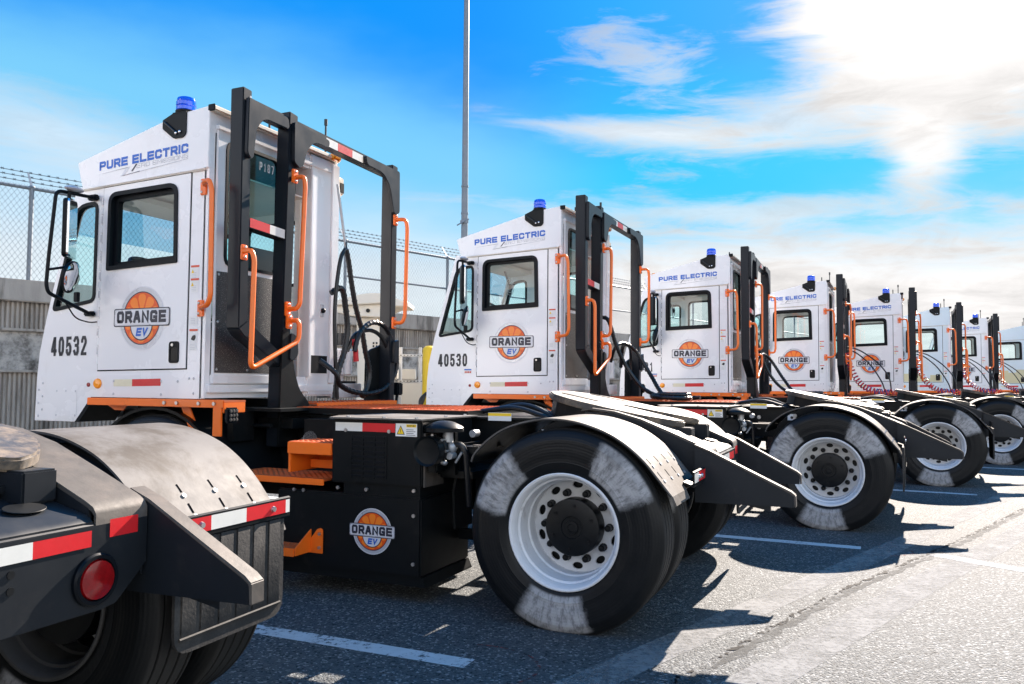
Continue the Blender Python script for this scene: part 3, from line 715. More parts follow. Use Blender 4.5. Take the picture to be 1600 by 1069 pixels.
    yflat(t, [(1.475, .965), (1.285, .965), (1.285, 1.015), (1.475, 1.015)], y, 'tape_white'); yflat(t, [(1.285, .965), (1.06, .965), (1.06, 1.015), (1.285, 1.015)], y, 'tape_red'); t.build('reflective_tape', bb)
    t = MB(); yflat(t, [(1.057, .945), (.915, .945), (.915, 1.018), (1.057, 1.018)], y, 'sticker_white'); yflat(t, [(1.05, .955), (.995, .955), (1.0225, 1.008)], y + .001, 'sticker_ink'); yflat(t, [(1.044, .959), (1.001, .959), (1.0225, 1.0)], y + .0018, 'sticker_yellow')
    yflat(t, [(.985, .998), (.92, .998), (.92, 1.014), (.985, 1.014)], y + .001, 'sticker_yellow')
    for k in range(4): yflat(t, [(.985, .952 + k * .010), (.925 + .012 * (k % 2), .952 + k * .010), (.925 + .012 * (k % 2), .955 + k * .010), (.985, .955 + k * .010)], y + .001, 'sticker_ink')
    yflat(t, [(1.0235, .965), (1.0215, .965), (1.0205, .987), (1.0245, .987)], y + .0025, 'sticker_ink')
    fit_strokes(t, 'CAUTION', (.978, y + .0012, 1.001), (.927, y + .0012, 1.001), FZ, .010, 'sticker_ink', depth=.0008); t.build('caution_label', bb)
    emblem(1.205, .392, .132, -.099, bb, 'emblem', 1.0)
    m = MB()                                           # upper step
    m.box(1.505, 1.835, -.40, -.115, .868, .888, 'orange_worn', .003); m.box(1.505, 1.835, -.115, -.103, .815, .885, 'orange_paint', .004); m.box(1.815, 1.835, -.40, -.115, .70, .87, 'orange_paint', .003); m.box(1.505, 1.815, -.40, -.39, .70, .87, 'orange_paint')
    m.box(1.505, 1.80, -.30, -.29, .715, .765, 'orange_paint')
    for i in range(8):
        for j in range(6): m.box(1.52 + i * .04, 1.545 + i * .04, -.385 + j * .045, -.378 + j * .045, .888, .891, 'orange_worn')
    m.build('step', T)
    m = MB(); m.box(1.55, 2.32, -.47, -.10, .658, .672, 'orange_worn', .003); m.box(1.55, 2.32, -.10, -.09, .635, .672, 'orange_paint', .003)
    for i in range(17):
        for j in range(7): m.box(1.565 + i * .042, 1.59 + i * .042, -.44 + j * .046, -.433 + j * .046, .672, .675, 'orange_worn')
    m.build('step', T)
    m = MB(); m.box(1.64, 2.20, -.095, .05, .268, .282, 'orange_worn', .003); m.box(1.64, 2.20, .05, .06, .235, .282, 'orange_paint', .003)
    for i in range(12): m.box(1.67 + i * .042, 1.695 + i * .042, -.06, -.052, .282, .285, 'orange_worn'); m.box(1.69 + i * .042, 1.715 + i * .042, -.01, -.002, .282, .285, 'orange_worn')
    m.prism([(1.545, .235), (1.545, .375), (1.56, .385), (1.585, .378), (1.66, .285), (1.68, .235)], 'y', -.094, -.084, 'orange_paint', bev=.003); m.prism([(-.09, .24), (.055, .24), (.055, .285), (-.09, .375)], 'x', 1.628, 1.638, 'orange_paint', bev=.002)
    for z in (.27, .35): m.cyl((1.565, 0, z), .010, -.084, -.076, 'bolt_metal', seg=8)
    m.build('step', T)
    # ---- charging inlet and compressor behind the box
    m = MB()
    m.lathe([(1e-5, 0), (.112, 0), (.112, .022), (.104, .030), (.06, .052), (.03, .060), (1e-5, .062)], 'black_paint', (.79, -.19, .975), 'z', 32)
    m.cyl((.77, -.20, 0), .030, .915, .976, 'galvanised', axis='z', seg=14); m.cyl((.70, -.20, .955), .022, -.23, -.17, 'galvanised', seg=12)
    m.lathe([(1e-5, -.085), (.045, -.084), (.072, -.078), (.084, -.066), (.084, -.135), (.090, -.138), (.090, -.162), (.082, -.165), (.070, -.20), (.070, -.27)], 'black_paint', (.835, 0, .868), 'y', 32)
    for k in range(8): m.cyl((.835 + .086 * math.cos(k * .785), 0, .868 + .086 * math.sin(k * .785)), .008, -.17, -.13, 'bolt_metal', seg=8)
    m.sphere((.745, -.20, .885), .032, .03, .035, 'galvanised'); m.cyl((.735, 0, .84), .02, -.21, -.15, 'galvanised', seg=10); m.sphere((.77, -.16, .80), .02, .02, .015, 'galvanised')
    m.tube(fillet([(.75, -.20, .90), (.69, -.21, .905), (.665, -.22, .85), (.66, -.26, .55)], .05), .018, 'hose_black'); m.box(.80, .86, -.25, -.12, .745, .80, 'black_paint', .01); m.tube([(.72, -.2, .80), (.68, -.2, .86)], .008, 'galvanised', 8)
    m.box(.76, .885, -.30, -.27, .72, 1.0, 'black_paint'); m.box(.872, .884, -.34, -.12, .66, .965, 'dusty_steel'); m.box(.66, .89, -.80, -.30, .70, .74, 'black_paint')
    m.prism([(.88, .30), (.70, .30), (.60, .62), (.66, .64), (.74, .36), (.88, .36)], 'y', -.60, -.55, 'black_paint')
    m.box(.80, .93, -.21, -.17, .985, 1.0, 'black_paint', .004)
    m.build('air_compressor', T)
    t = MB(); t.box(.35, .43, -.7925, -.7905, .905, .965, 'sticker_white'); t.cyl((.39, 0, .932), .014, -.7905, -.789, 'sticker_ink', seg=12); t.build('safety_label', fr)
    # ---- deck behind the cab
    m = MB(); m.box(.95, 2.30, -1.68, -.76, 1.058, 1.075, 'orange_worn', .003)
    for i in range(26):
        for j in range(16): m.box(.97 + i * .051, 1.0 + i * .051, -1.665 + j * .057, -1.655 + j * .057, 1.075, 1.079, 'orange_worn')
    m.box(.95, 2.3, -.76, -.752, 1.03, 1.07, 'black_paint'); m.box(.93, .949, -1.68, -.76, 1.02, 1.07, 'black_paint')
    m.build('deck_grating', T)
    m = MB(); m.box(2.27, 2.62, -2.04, -.955, 1.085, 1.098, 'orange_worn', .003); m.box(2.262, 2.275, -2.04, -.955, 1.050, 1.098, 'orange_paint', .004)
    for i in range(7):
        for j in range(18): m.box(2.29 + i * .045, 2.315 + i * .045, -2.025 + j * .058, -2.017 + j * .058, 1.098, 1.101, 'orange_worn')
    m.build('catwalk', T)
    t = MB(); t.box(.62, .78, -.752, -.750, 1.015, 1.065, 'sticker_white'); yflat(t, [(.78, 1.045), (.62, 1.045), (.62, 1.063), (.78, 1.063)], -.7492, 'sticker_yellow'); t.build('safety_label', fr)
    m = MB(); m.box(.46, .948, -1.66, -.755, 1.023, 1.036, 'black_paint'); m.tube(fillet([(.95, -1.0, 1.06), (.7, -1.0, 1.10), (.45, -1.02, 1.02)], .1), .018, 'hose_black'); m.tube(fillet([(.95, -1.1, 1.06), (.66, -1.1, 1.12), (.40, -1.08, 1.0)], .1), .018, 'hose_black'); m.tube(fillet([(.95, -1.2, 1.06), (.66, -1.2, 1.10), (.36, -1.15, 1.0)], .1), .014, 'hose_black'); m.build('air_lines', T)
    return T, bb

def cab(T):
    W = 'white_paint'
    side = [(2.60, 1.135), (3.60, 1.135), (3.76, .955), (4.215, .955), (4.205, 1.27), (4.185, 1.46), (4.115, 1.745), (3.845, 2.655), (2.60, 2.69)]
    qw = rpoly([(4.066, 1.752), (3.617, 1.812), (3.613, 2.545), (3.835, 2.53)], [.05, .06, .07, .10])
    dw = rpoly([(3.503, 2.03), (2.832, 2.052), (2.843, 2.605), (3.50, 2.588)], [.012, .012, .085, .085], 6)
    m = MB()
    m.prism(side, 'y', YL - .035, YL, W, [inset(qw, .02), inset(dw, .02)])
    m.prism(side, 'y', YR, YR + .035, W, [inset(qw, .02), inset(dw, .02)])
    # front panels below the windscreen, floor, cab back frame
    for (a, b) in (((4.215, .955), (4.205, 1.27)), ((4.205, 1.27), (4.185, 1.46)), ((4.185, 1.46), (4.115, 1.745))):
        m.prism([a, b, (b[0] - .03, b[1]), (a[0] - .03, a[1])], 'y', YR + .035, YL - .035, W)
    m.prism([(3.86, 2.60), (3.845, 2.655), (3.80, 2.655), (3.815, 2.60)], 'y', YR + .035, YL - .035, W)
    m.box(2.62, 4.17, YR + .036, YL - .036, 1.14, 1.165, 'interior_dark')
    m.build('cab_body', T)
    # ---- roof cap: side panel, roof sheet, fascia, ceiling
    m = MB()
    cap = [(3.772, 2.641), (3.80, 2.72), (3.832, 2.838), (2.90, 3.062), (2.80, 3.078), (2.573, 3.098), (2.573, 2.678)]
    capi = [(3.75, 2.66), (3.79, 2.81), (2.90, 3.03), (2.62, 3.06), (2.62, 2.70)]
    m.prism(cap, 'y', YL - .03, YL + .012, W, bev=.004); m.prism(cap, 'y', YR - .012, YR + .03, W, bev=.004)
    for (a, b) in (((3.822, 2.832), (2.90, 3.053)), ((2.90, 3.053), (2.80, 3.069)), ((2.80, 3.069), (2.573, 3.089))):
        m.prism([a, b, (b[0], b[1] - .02), (a[0], a[1] - .02)], 'y', YR + .03, YL - .03, W)
    m.prism([(3.765, 2.655), (3.822, 2.83), (3.80, 2.83), (3.745, 2.655)], 'y', YR + .03, YL - .03, W)
    m.prism([(2.60, 2.691), (3.80, 2.656), (3.80, 2.666), (2.60, 2.701)], 'y', YR + .03, YL - .03, 'interior_cream')
    m.prism([(3.772, 2.632), (2.60, 2.672), (2.60, 2.682), (3.772, 2.642)], 'y', YL + .012, YL + .020, W, bev=.003)
    m.prism([(3.76, 2.626), (2.60, 2.664), (2.60, 2.678), (3.76, 2.640)], 'y', YL, YL + .012, 'interior_cream')
    m.box(2.535, 2.585, YR - .01, YL + .012, 3.062, 3.104, 'cream_paint', .012); m.box(2.53, 2.59, YL + .004, YL + .014, 3.06, 3.106, 'seal_rubber', .004)
    roof = m.build('roof', T)
    t = MB(); c0, c1 = (3.603, YL + .0122, 2.757), (2.755, YL + .0122, 2.799); upv = Vector((0.02, 0, 1)).normalized()
    fit_strokes(t, 'PURE ELECTRIC', c0, c1, upv,   .064, 'decal_blue', th=.27, gap=.13, depth=.0015)
    fit_strokes(t, 'ERO EMISSIONS', (3.235, YL + .0122, 2.738), (2.757, YL + .0122, 2.762), upv, .030, 'decal_silver', th=.15, gap=.2, depth=.0015)
    y = YL + .0138
    yflat(t, [(3.62, 2.729), (3.44, 2.748), (3.32, 2.756), (3.335, 2.750), (3.44, 2.741)], y, 'decal_silver'); yflat(t, [(3.40, 2.7475), (3.30, 2.756), (3.335, 2.7505)], y + .0006, 'decal_dark')
    yflat(t, [(3.335, 2.752), (3.30, 2.757), (3.35, 2.703), (3.385, 2.697)], y, 'decal_pale'); yflat(t, [(3.385, 2.696), (3.352, 2.702), (3.10, 2.727), (2.755, 2.757), (2.755, 2.754), (3.10, 2.720)], y + .0006, 'decal_silver'); yflat(t, [(3.385, 2.695), (3.352, 2.701), (3.20, 2.717), (3.20, 2.713)], y + .001, 'decal_dark')
    yflat(t, [(3.285, 2.722), (3.272, 2.722), (3.228, 2.770), (3.241, 2.770)], y + .001, 'decal_dark'); t.build('slogan', roof)
    # beacon with bracket, amber lamps, aerial
    m = MB(); m.prism(rpoly([(2.99, 3.045), (2.99, 2.985), (2.885, 2.905), (2.80, 2.905), (2.775, 2.93), (2.775, 3.08), (2.90, 3.08)], [.004, .01, .02, .03, .02, .004, .004]), 'y', YL + .013, YL + .021, 'black_paint')
    m.prism([(2.90, 3.078), (2.775, 3.078), (2.775, 3.086), (2.90, 3.086)], 'y', YL - .11, YL + .021, 'black_paint')
    m.tube([(2.97, YL + .03, 3.03), (2.86, YL + .03, 2.945)], .008, 'hose_black'); m.sphere((2.86, YL + .028, 2.94), .011, .008, .011, 'chrome'); m.sphere((2.825, YL + .028, 2.945), .011, .008, .011, 'chrome')
    bk = m.build('beacon_bracket', T)
    b_ = MB(); c = (2.845, YL - .045, 0)
    b_.lathe([(1e-5, 3.086), (.066, 3.086), (.070, 3.094), (.070, 3.104), (.064, 3.108)], 'black_paint', c, 'z', 28)
    b_.lathe([(.062, 3.105), (.067, 3.112), (.067, 3.132), (.062, 3.138), (.067, 3.144), (.067, 3.166), (.062, 3.171), (.064, 3.178), (.058, 3.196), (.045, 3.202), (1e-5, 3.204)], 'blue_lens', c, 'z', 28); b_.build('beacon', bk)
    m = MB()
    for y_ in (YL - .08, YR + .10, CY + .35, CY - .02): m.sphere((3.70, y_, 2.872), .045, .035, .028, 'amber_lens')
    m.build('clearance_lamp', roof)
    m = MB(); m.box(2.50, 2.56, YR + .03, YR + .12, 3.06, 3.12, 'amber_lens', .012); m.build('clearance_lamp', roof)
    m = MB(); m.tube([(2.62, -1.46, 3.09), (2.62, -1.46, 3.38)], .008, 'hose_black', 8); m.tube([(2.62, -1.46, 3.36), (2.62, -1.46, 3.41)], .014, 'hose_black', 8); m.cyl((2.62, -1.46, 0), .03, 3.085, 3.11, 'hose_black', axis='z', seg=12)
    m.tube([(2.72, -.9, 3.08), (2.72, -.9, 3.25)], .009, 'hose_black', 8); m.build('aerial', roof)
    # ---- quarter window, right-hand windows, windscreen
    for (pl, yy, s) in ((qw, YL, 1), (qw, YR, -1), (dw, YR, -1)):
        f = MB(); f.prism(pl, 'y', yy - s * .04, yy + s * .007, 'seal_rubber', [inset(pl, .026)]); w = f.build('side_window', T)
        g = MB(); yflat(g, inset(pl, .024), yy - s * .012, 'pale_teal_glass' if pl is qw else 'clear_glass'); g.build('pane', w)
    f = MB(); f.prism([(4.098, 1.75), (4.115, 1.75), (3.862, 2.60), (3.845, 2.60)], 'y', YL - .075, YL - .036, 'white_paint'); f.prism([(4.098, 1.75), (4.115, 1.75), (3.862, 2.60), (3.845, 2.60)], 'y', YR + .036, YR + .075, 'white_paint'); w = f.build('windscreen', T)
    g = MB(); g.add([(4.105, YR + .075, 1.745), (4.105, YL - .075, 1.745), (3.851, YL - .075, 2.602), (3.851, YR + .075, 2.602)], [(0, 1, 2, 3)], 'clear_glass'); g.build('pane', w)
    g = MB(); zt = 2.33; xa = 4.100 - .2964 * (zt - 1.745); g.add([(xa, YR + .08, zt), (xa, YL - .08, zt), (3.847, YL - .08, 2.60), (3.847, YR + .08, 2.60)], [(0, 1, 2, 3)], 'tint_glass'); g.build('sun_strip', w)
    # ---- door
    door = [(3.566, 1.326), (2.736, 1.338), (2.732, 2.655), (3.556, 2.628)]
    m = MB(); m.prism(inset(door, -.009), 'y', YL, YL + .0012, 'seal_rubber', [inset(dw, .02)]); m.prism(door, 'y', YL + .001, YL + .007, W, [inset(dw, .02)])
    D = m.build('door', T)
    f = MB(); f.prism(dw, 'y', YL - .05, YL + .017, 'seal_rubber', [inset(dw, .030)]); f.prism(inset(dw, .024), 'y', YL - .06, YL - .02, 'seal_rubber', [inset(dw, .058)])
    f.box(2.86, 3.48, YL - .055, YL - .022, 2.062, 2.085, 'seal_rubber'); wf = f.build('window_frame', D)
    g = MB(); yflat(g, inset(dw, .045), YL - .035, 'clear_glass'); g.build('window_pane', D)
    h = MB(); h.prism(rpoly([(2.884, 1.372), (2.795, 1.374), (2.795, 1.520), (2.884, 1.518)], .022), 'y', YL + .007, YL + .013, 'seal_rubber', [rpoly([(2.872, 1.388), (2.807, 1.39), (2.807, 1.478), (2.872, 1.476)], .016)])
    h.prism(rpoly([(2.872, 1.388), (2.807, 1.39), (2.807, 1.478), (2.872, 1.476)], .016), 'y', YL + .0072, YL + .0088, 'hub_black'); h.prism(rpoly([(2.862, 1.395), (2.828, 1.396), (2.828, 1.45), (2.862, 1.45)], .012), 'y', YL - .016, YL + .010, 'hub_black'); h.cyl((2.852, 0, 1.495), .010, YL + .012, YL + .018, 'bolt_metal', seg=12); h.build('door_handle', D)
    hg = MB()
    for k in range(18): z = 1.37 + k * .067; hg.tube([(3.574 - (z - 1.34) * .006, YL + .006, z), (3.574 - (z - 1.34) * .006, YL + .006, z + .05)], .008, 'decal_silver' if k % 2 else 'white_paint', 8)
    hg.build('hinge', D)
    emblem(3.148, 1.684, .222, YL + .007, D)
    # ---- rocker panel with marker lamp and tape
    m = MB(); m.prism([(2.612, 1.135), (3.60, 1.135), (3.76, .958), (4.205, .958), (4.195, 1.282), (2.612, 1.302)], 'y', YL, YL + .006, W, bev=.002)
    m.prism([(3.765, 1.10), (3.765, .985), (3.99, .985), (3.99, 1.19), (3.765, 1.19)], 'y', YL + .006, YL + .009, W, bev=.002)
    m.prism([(3.62, 1.135), (3.78, .955), (3.74, .955), (3.585, 1.135)], 'y', YL - .3, YL + .008, 'seal_rubber')
    riv = [(2.66 + .0, 1.17), (2.70, 1.27), (2.66, 1.27), (2.95, 1.25), (2.95, 1.16), (3.40, 1.25), (3.40, 1.16), (2.80, 1.25)] + [(4.17 - .04 * (k % 2), .99 + .048 * k) for k in range(6)] + [(3.78, 1.175), (3.88, 1.175), (3.975, 1.175), (3.78, 1.0), (3.975, 1.0)]
    for x, z in riv: m.sphere((x, YL + .008, z), .009, .004, .009, 'decal_silver' if z < 1.3 else W, 8, 5)
    rk = m.build('rocker_panel', T)
    l = MB(); l.lathe([(.036, YL + .006), (.036, YL + .014), (.030, YL + .022), (1e-5, YL + .026)], 'amber_lens', (3.556, 0, 1.231), 'y', 24); l.build('marker_lamp', rk)
    l = MB(); l.lathe([(.016, YL + .006), (.015, YL + .012), (1e-5, YL + .014)], 'red_lens', (3.65, 0, 1.222), 'y', 16); l.build('side_marker', rk)
    t = MB(); yflat(t, [(3.40, 1.212), (3.222, 1.214), (3.222, 1.262), (3.40, 1.260)], YL + .0075, 'tape_yellow'); yflat(t, [(3.222, 1.214), (2.955, 1.219), (2.955, 1.268), (3.222, 1.262)], YL + .0075, 'tape_red'); t.build('reflective_tape', rk)
    # ---- warning labels on the rear pillar
    y = YL + .0012
    for z0, hh, red, kind in ((1.935, .10, 2.013, 1), (1.845, .10, 1.925, 1), (1.625, .065, 0, 0), (1.455, .13, 1.585, 2)):
        t = MB(); yflat(t, [(2.71, z0), (2.645, z0), (2.645, z0 + hh * .9), (2.71, z0 + hh * .9)], y, 'sticker_white')
        for k in range(4): yflat(t, [(2.705, z0 + .008 + k * .011), (2.665, z0 + .008 + k * .011), (2.665, z0 + .011 + k * .011), (2.705, z0 + .011 + k * .011)], y + .0006, 'decal_silver')
        if red: yflat(t, [(2.713, red), (2.640, red), (2.640, red + .014), (2.713, red + .014)], y + .0012, 'sticker_red')
        if kind == 1: yflat(t, [(2.71, red - .038), (2.685, red - .038), (2.6975, red - .013)], y + .0012, 'sticker_yellow')
        if kind == 2: yflat(t, rpoly([(2.70, 1.53), (2.67, 1.52), (2.655, 1.54), (2.66, 1.56), (2.685, 1.555)], .008), y + .0012, 'sticker_ink')
        t.build('warning_label', T)
    # ---- rear wall: parked sliding door with window, opening, right post
    m = MB(); x0, x1 = 2.575, 2.615
    m.prism([(YL, 1.14), (-.205, 1.14), (-.205, 3.06), (YL, 3.06)], 'x', x0, x1, W); m.box(x0, x1, -1.20, -.205, 2.93, 3.06, W); m.box(x0, x1, -1.20, -.205, 1.14, 1.29, W)
    m.box(x0 - .02, x1 + .10, YR, -1.20, 1.14, 3.05, W, .012); m.box(x0 - .035, x0 - .02, YR, -1.46, 1.24, 3.03, W, .006); m.box(x0 - .035, x1 - .003, -1.228, -1.196, 1.293, 2.927, W, .006)
    m.box(x0 - .03, x0, -.86, -.205, 1.235, 1.30, W, .005); m.box(x0 - .03, x0, -1.46, -.205, 2.95, 2.98, W, .005)
    m.box(x0 - .024, x0 - .02, -1.44, -1.22, 1.32, 1.46, 'seal_rubber'); m.box(x0 - .026, x0 - .02, -1.385, -1.345, 1.77, 1.87, 'decal_silver'); m.sphere((x0 - .035, -1.365, 1.82), .02, .02, .02, 'seal_rubber')
    m.box(2.55, 2.60, YR + .02, YL - .02, 1.175, 1.228, W, .004)
    m.build('rear_wall', T)
    dpl = [(-.215, 1.30), (-.855, 1.30), (-.855, 2.965), (-.215, 2.965)]; rw = rpoly([(-.285, 2.03), (-.835, 2.03), (-.835, 2.90), (-.285, 2.90)], .075)
    m = MB(); m.prism(dpl, 'x', 2.555, 2.574, W, [inset(rw, .015)]); rd = m.build('sliding_door', T)
    f = MB(); f.prism(rw, 'x', 2.546, 2.58, 'seal_rubber', [inset(rw, .022)]); f.build('window_frame', rd)
    g = MB(); xflat(g, inset(rw, .02), 2.562, 'teal_glass'); g.build('window_pane', rd)
    k = MB(); k.prism([(-.225, 1.31), (-.845, 1.31), (-.845, 2.0), (-.62, 2.0), (-.225, 1.99)], 'x', 2.548, 2.556, 'speckled_panel')
    for y_, z_ in ((-.24, 1.97), (-.24, 1.65), (-.24, 1.33), (-.53, 1.33), (-.83, 1.33), (-.83, 1.65), (-.83, 1.97)): k.sphere((2.548, y_, z_), .004, .010, .010, 'bolt_metal', 8, 5)
    k.build('kick_panel', rd)
    # ---- work lamp at the right rear corner, gas spring
    m = MB(); m.box(2.545, 2.62, -1.625, -1.558, 2.80, 2.95, 'cream_paint', .012); m.box(2.54, 2.547, -1.615, -1.565, 2.82, 2.90, 'seal_rubber'); m.build('work_lamp', T)
    # ---- interior
    m = MB(); m.box(3.45, 4.05, -1.45, -.25, 1.17, 1.62, 'interior_dark', .05); m.prism([(3.55, 1.62), (4.03, 1.62), (4.05, 1.80), (3.60, 1.74)], 'y', -1.45, -.25, 'interior_dark', bev=.02); m.build('dashboard', T)
    m = MB(); m.box(2.72, 3.20, -1.10, -.60, 1.45, 1.58, 'interior_dark', .05); m.prism([(2.72, 1.55), (2.86, 1.55), (2.80, 2.25), (2.70, 2.25)], 'y', -1.08, -.62, 'interior_dark', bev=.04); m.box(2.80, 3.1, -1.0, -.7, 1.17, 1.45, 'interior_dark'); m.build('seat', T)
    m = MB(); c = Vector((3.68, -.74, 2.12)); ax = Vector((.50, 0, -.86)).normalized(); u = Vector((0, 1, 0)); w_ = ax.cross(u)
    m.tube([c + (u * math.cos(t * .2618) + w_ * math.sin(t * .2618)) * .20 for t in range(25)], .016, 'interior_dark', 8, False); m.tube([c, c + ax * .5], .03, 'interior_dark'); m.tube([c - u * .2, c + u * .2], .014, 'interior_dark'); m.build('steering_wheel', T)
    m = MB(); c = (3.62, -1.05, 2.40)
    for rr in (.10, .07, .04): m.tube([(c[0], c[1] + rr * math.cos(t * .3142), c[2] + rr * math.sin(t * .3142)) for t in range(21)], .004, 'decal_silver', 5, False)
    m.tube([c, (3.70, -1.05, 2.62)], .012, 'interior_dark'); m.sphere(c, .03, .03, .03, 'interior_dark'); m.build('cab_fan', T)
    m = MB(); m.prism([(3.55, 2.60), (3.86, 2.58), (3.86, 2.60), (3.55, 2.64)], 'y', -1.5, -.2, 'interior_cream'); m.prism([(2.64, 1.2), (2.645, 1.2), (2.645, 2.66), (2.64, 2.66)], 'y', -1.18, -1.50, 'interior_cream'); m.build('headliner', T)
    # ---- mirrors
    m = MB(); xm = 3.64
    path = fillet([(xm, YL + .02, 2.566), (xm, YL + .10, 2.560), (xm, .155, 2.555), (xm, .195, 2.08), (xm, .205, 1.90), (xm, .19, 1.845), (xm, YL + .02, 1.725)], .05)
    m.tube(path, .0125, 'seal_rubber', 10)
    m.box(xm - .035, xm + .05, YL, YL + .04, 2.545, 2.585, 'seal_rubber', .008); m.box(xm - .035, xm + .05, YL, YL + .04, 1.71, 1.745, 'seal_rubber', .008)
    m.tube(fillet([(xm + .01, .05, 1.79), (xm - .03, .0, 1.68), (xm - .05, -.1, 1.66), (xm - .06, YL, 1.67)], .06), .005, 'seal_rubber', 6); m.tube([(xm, .20, 2.0), (xm - .03, .09, 2.03)], .009, 'seal_rubber')
    m.sphere((xm, .02, 2.59), .035, .075, .022, 'decal_silver'); m.box(xm - .02, xm + .02, -.04, -.015, 1.80, 1.87, 'seal_rubber', .004)
    M = m.build('mirror_bracket', T)
    g = MB(); pl = rpoly([(.135, 2.10), (-.045, 2.10), (-.045, 2.51), (.135, 2.51)], .03)
    g.prism(pl, 'x', xm - .02, xm + .02, 'seal_rubber', bev=.006); g.prism(inset(pl, .008), 'x', xm - .024, xm - .0205, 'mirror'); g.prism(pl, 'x', xm - .022, xm - .010, 'chrome', [inset(pl, .007)]); g.tube([(xm, .07, 2.51), (xm, .07, 2.56)], .012, 'seal_rubber')
    # turn the flat mirror towards the driver
    piv = Vector((xm, .05, 0)); rt = Matrix.Rotation(R(36), 3, 'Z'); g.v = [tuple(piv + rt @ (Vector(v) - piv)) for v in g.v]; g.build('flat_mirror', M)
    g = MB(); g.lathe([(1e-5, -.030), (.05, -.029), (.090, -.020), (.106, -.008)], 'mirror', (0, 0, 0), 'x', 32); g.lathe([(.105, -.010), (.113, -.006), (.113, .008), (.06, .030), (1e-5, .036)], 'seal_rubber', (0, 0, 0), 'x', 32)
    rt = Matrix.Rotation(R(28), 3, 'Z') @ Matrix.Rotation(R(-12), 3, 'Y'); cc = Vector((xm - .04, .055, 1.965)); g.v = [tuple(cc + rt @ Vector(v)) for v in g.v]; g.tube([(xm - .03, .09, 2.03), cc], .010, 'seal_rubber'); g.build('convex_mirror', M)
    # ---- orange side step with lamp
    m = MB(); yo = -.075
    m.box(2.325, 3.565, yo - .006, yo, 1.083, 1.133, 'orange_paint', .004); m.box(2.325, 3.565, yo - .20, yo - .006, 1.118, 1.130, 'orange_worn'); m.prism([(3.50, 1.083), (3.42, 1.045), (3.34, 1.045), (3.30, 1.083)], 'y', yo - .12, yo - .11, 'orange_paint')
    m.prism([(2.80, 1.12), (2.72, 1.12), (2.62, .93), (2.70, .93)], 'y', yo - .10, yo - .088, 'orange_paint', bev=.003); m.box(2.325, 2.337, yo - .20, yo - .006, 1.05, 1.118, 'orange_paint', .003); m.box(2.345, 2.42, yo - .02, yo - .006, .90, 1.083, 'orange_paint', .004)
    for x in (2.40, 2.53, 2.72, 2.83): m.cyl((x, 0, 1.108), .012, yo, yo + .010, 'bolt_metal', seg=10)
    st = m.build('side_step', T)
    l = MB(); l.box(2.285, 2.325, yo - .10, yo - .005, .985, 1.085, 'seal_rubber', .010)
    for i in range(3):
        for j in range(3): l.lathe([(1e-5, 2.280), (.010, 2.281), (.012, 2.286)], 'dusty_steel', (0, yo - .026 - i * .026, 1.008 + j * .027), 'x', 10)
    l.build('work_lamp', st)
    # front wheel arch liner
    m = MB(); arc = [(2.98 + .62 * math.cos(R(a)), .5 + .58 * math.sin(R(a))) for a in range(10, 171, 10)]
    m.prism(arc + [(2.98 + .60 * math.cos(R(a)), .5 + .56 * math.sin(R(a))) for a in range(170, 9, -10)], 'y', -.75, -.12, 'black_paint'); m.box(2.35, 3.7, -.80, -.75, .6, 1.13, 'black_paint'); m.build('wheel_arch', T)
    return D, roof

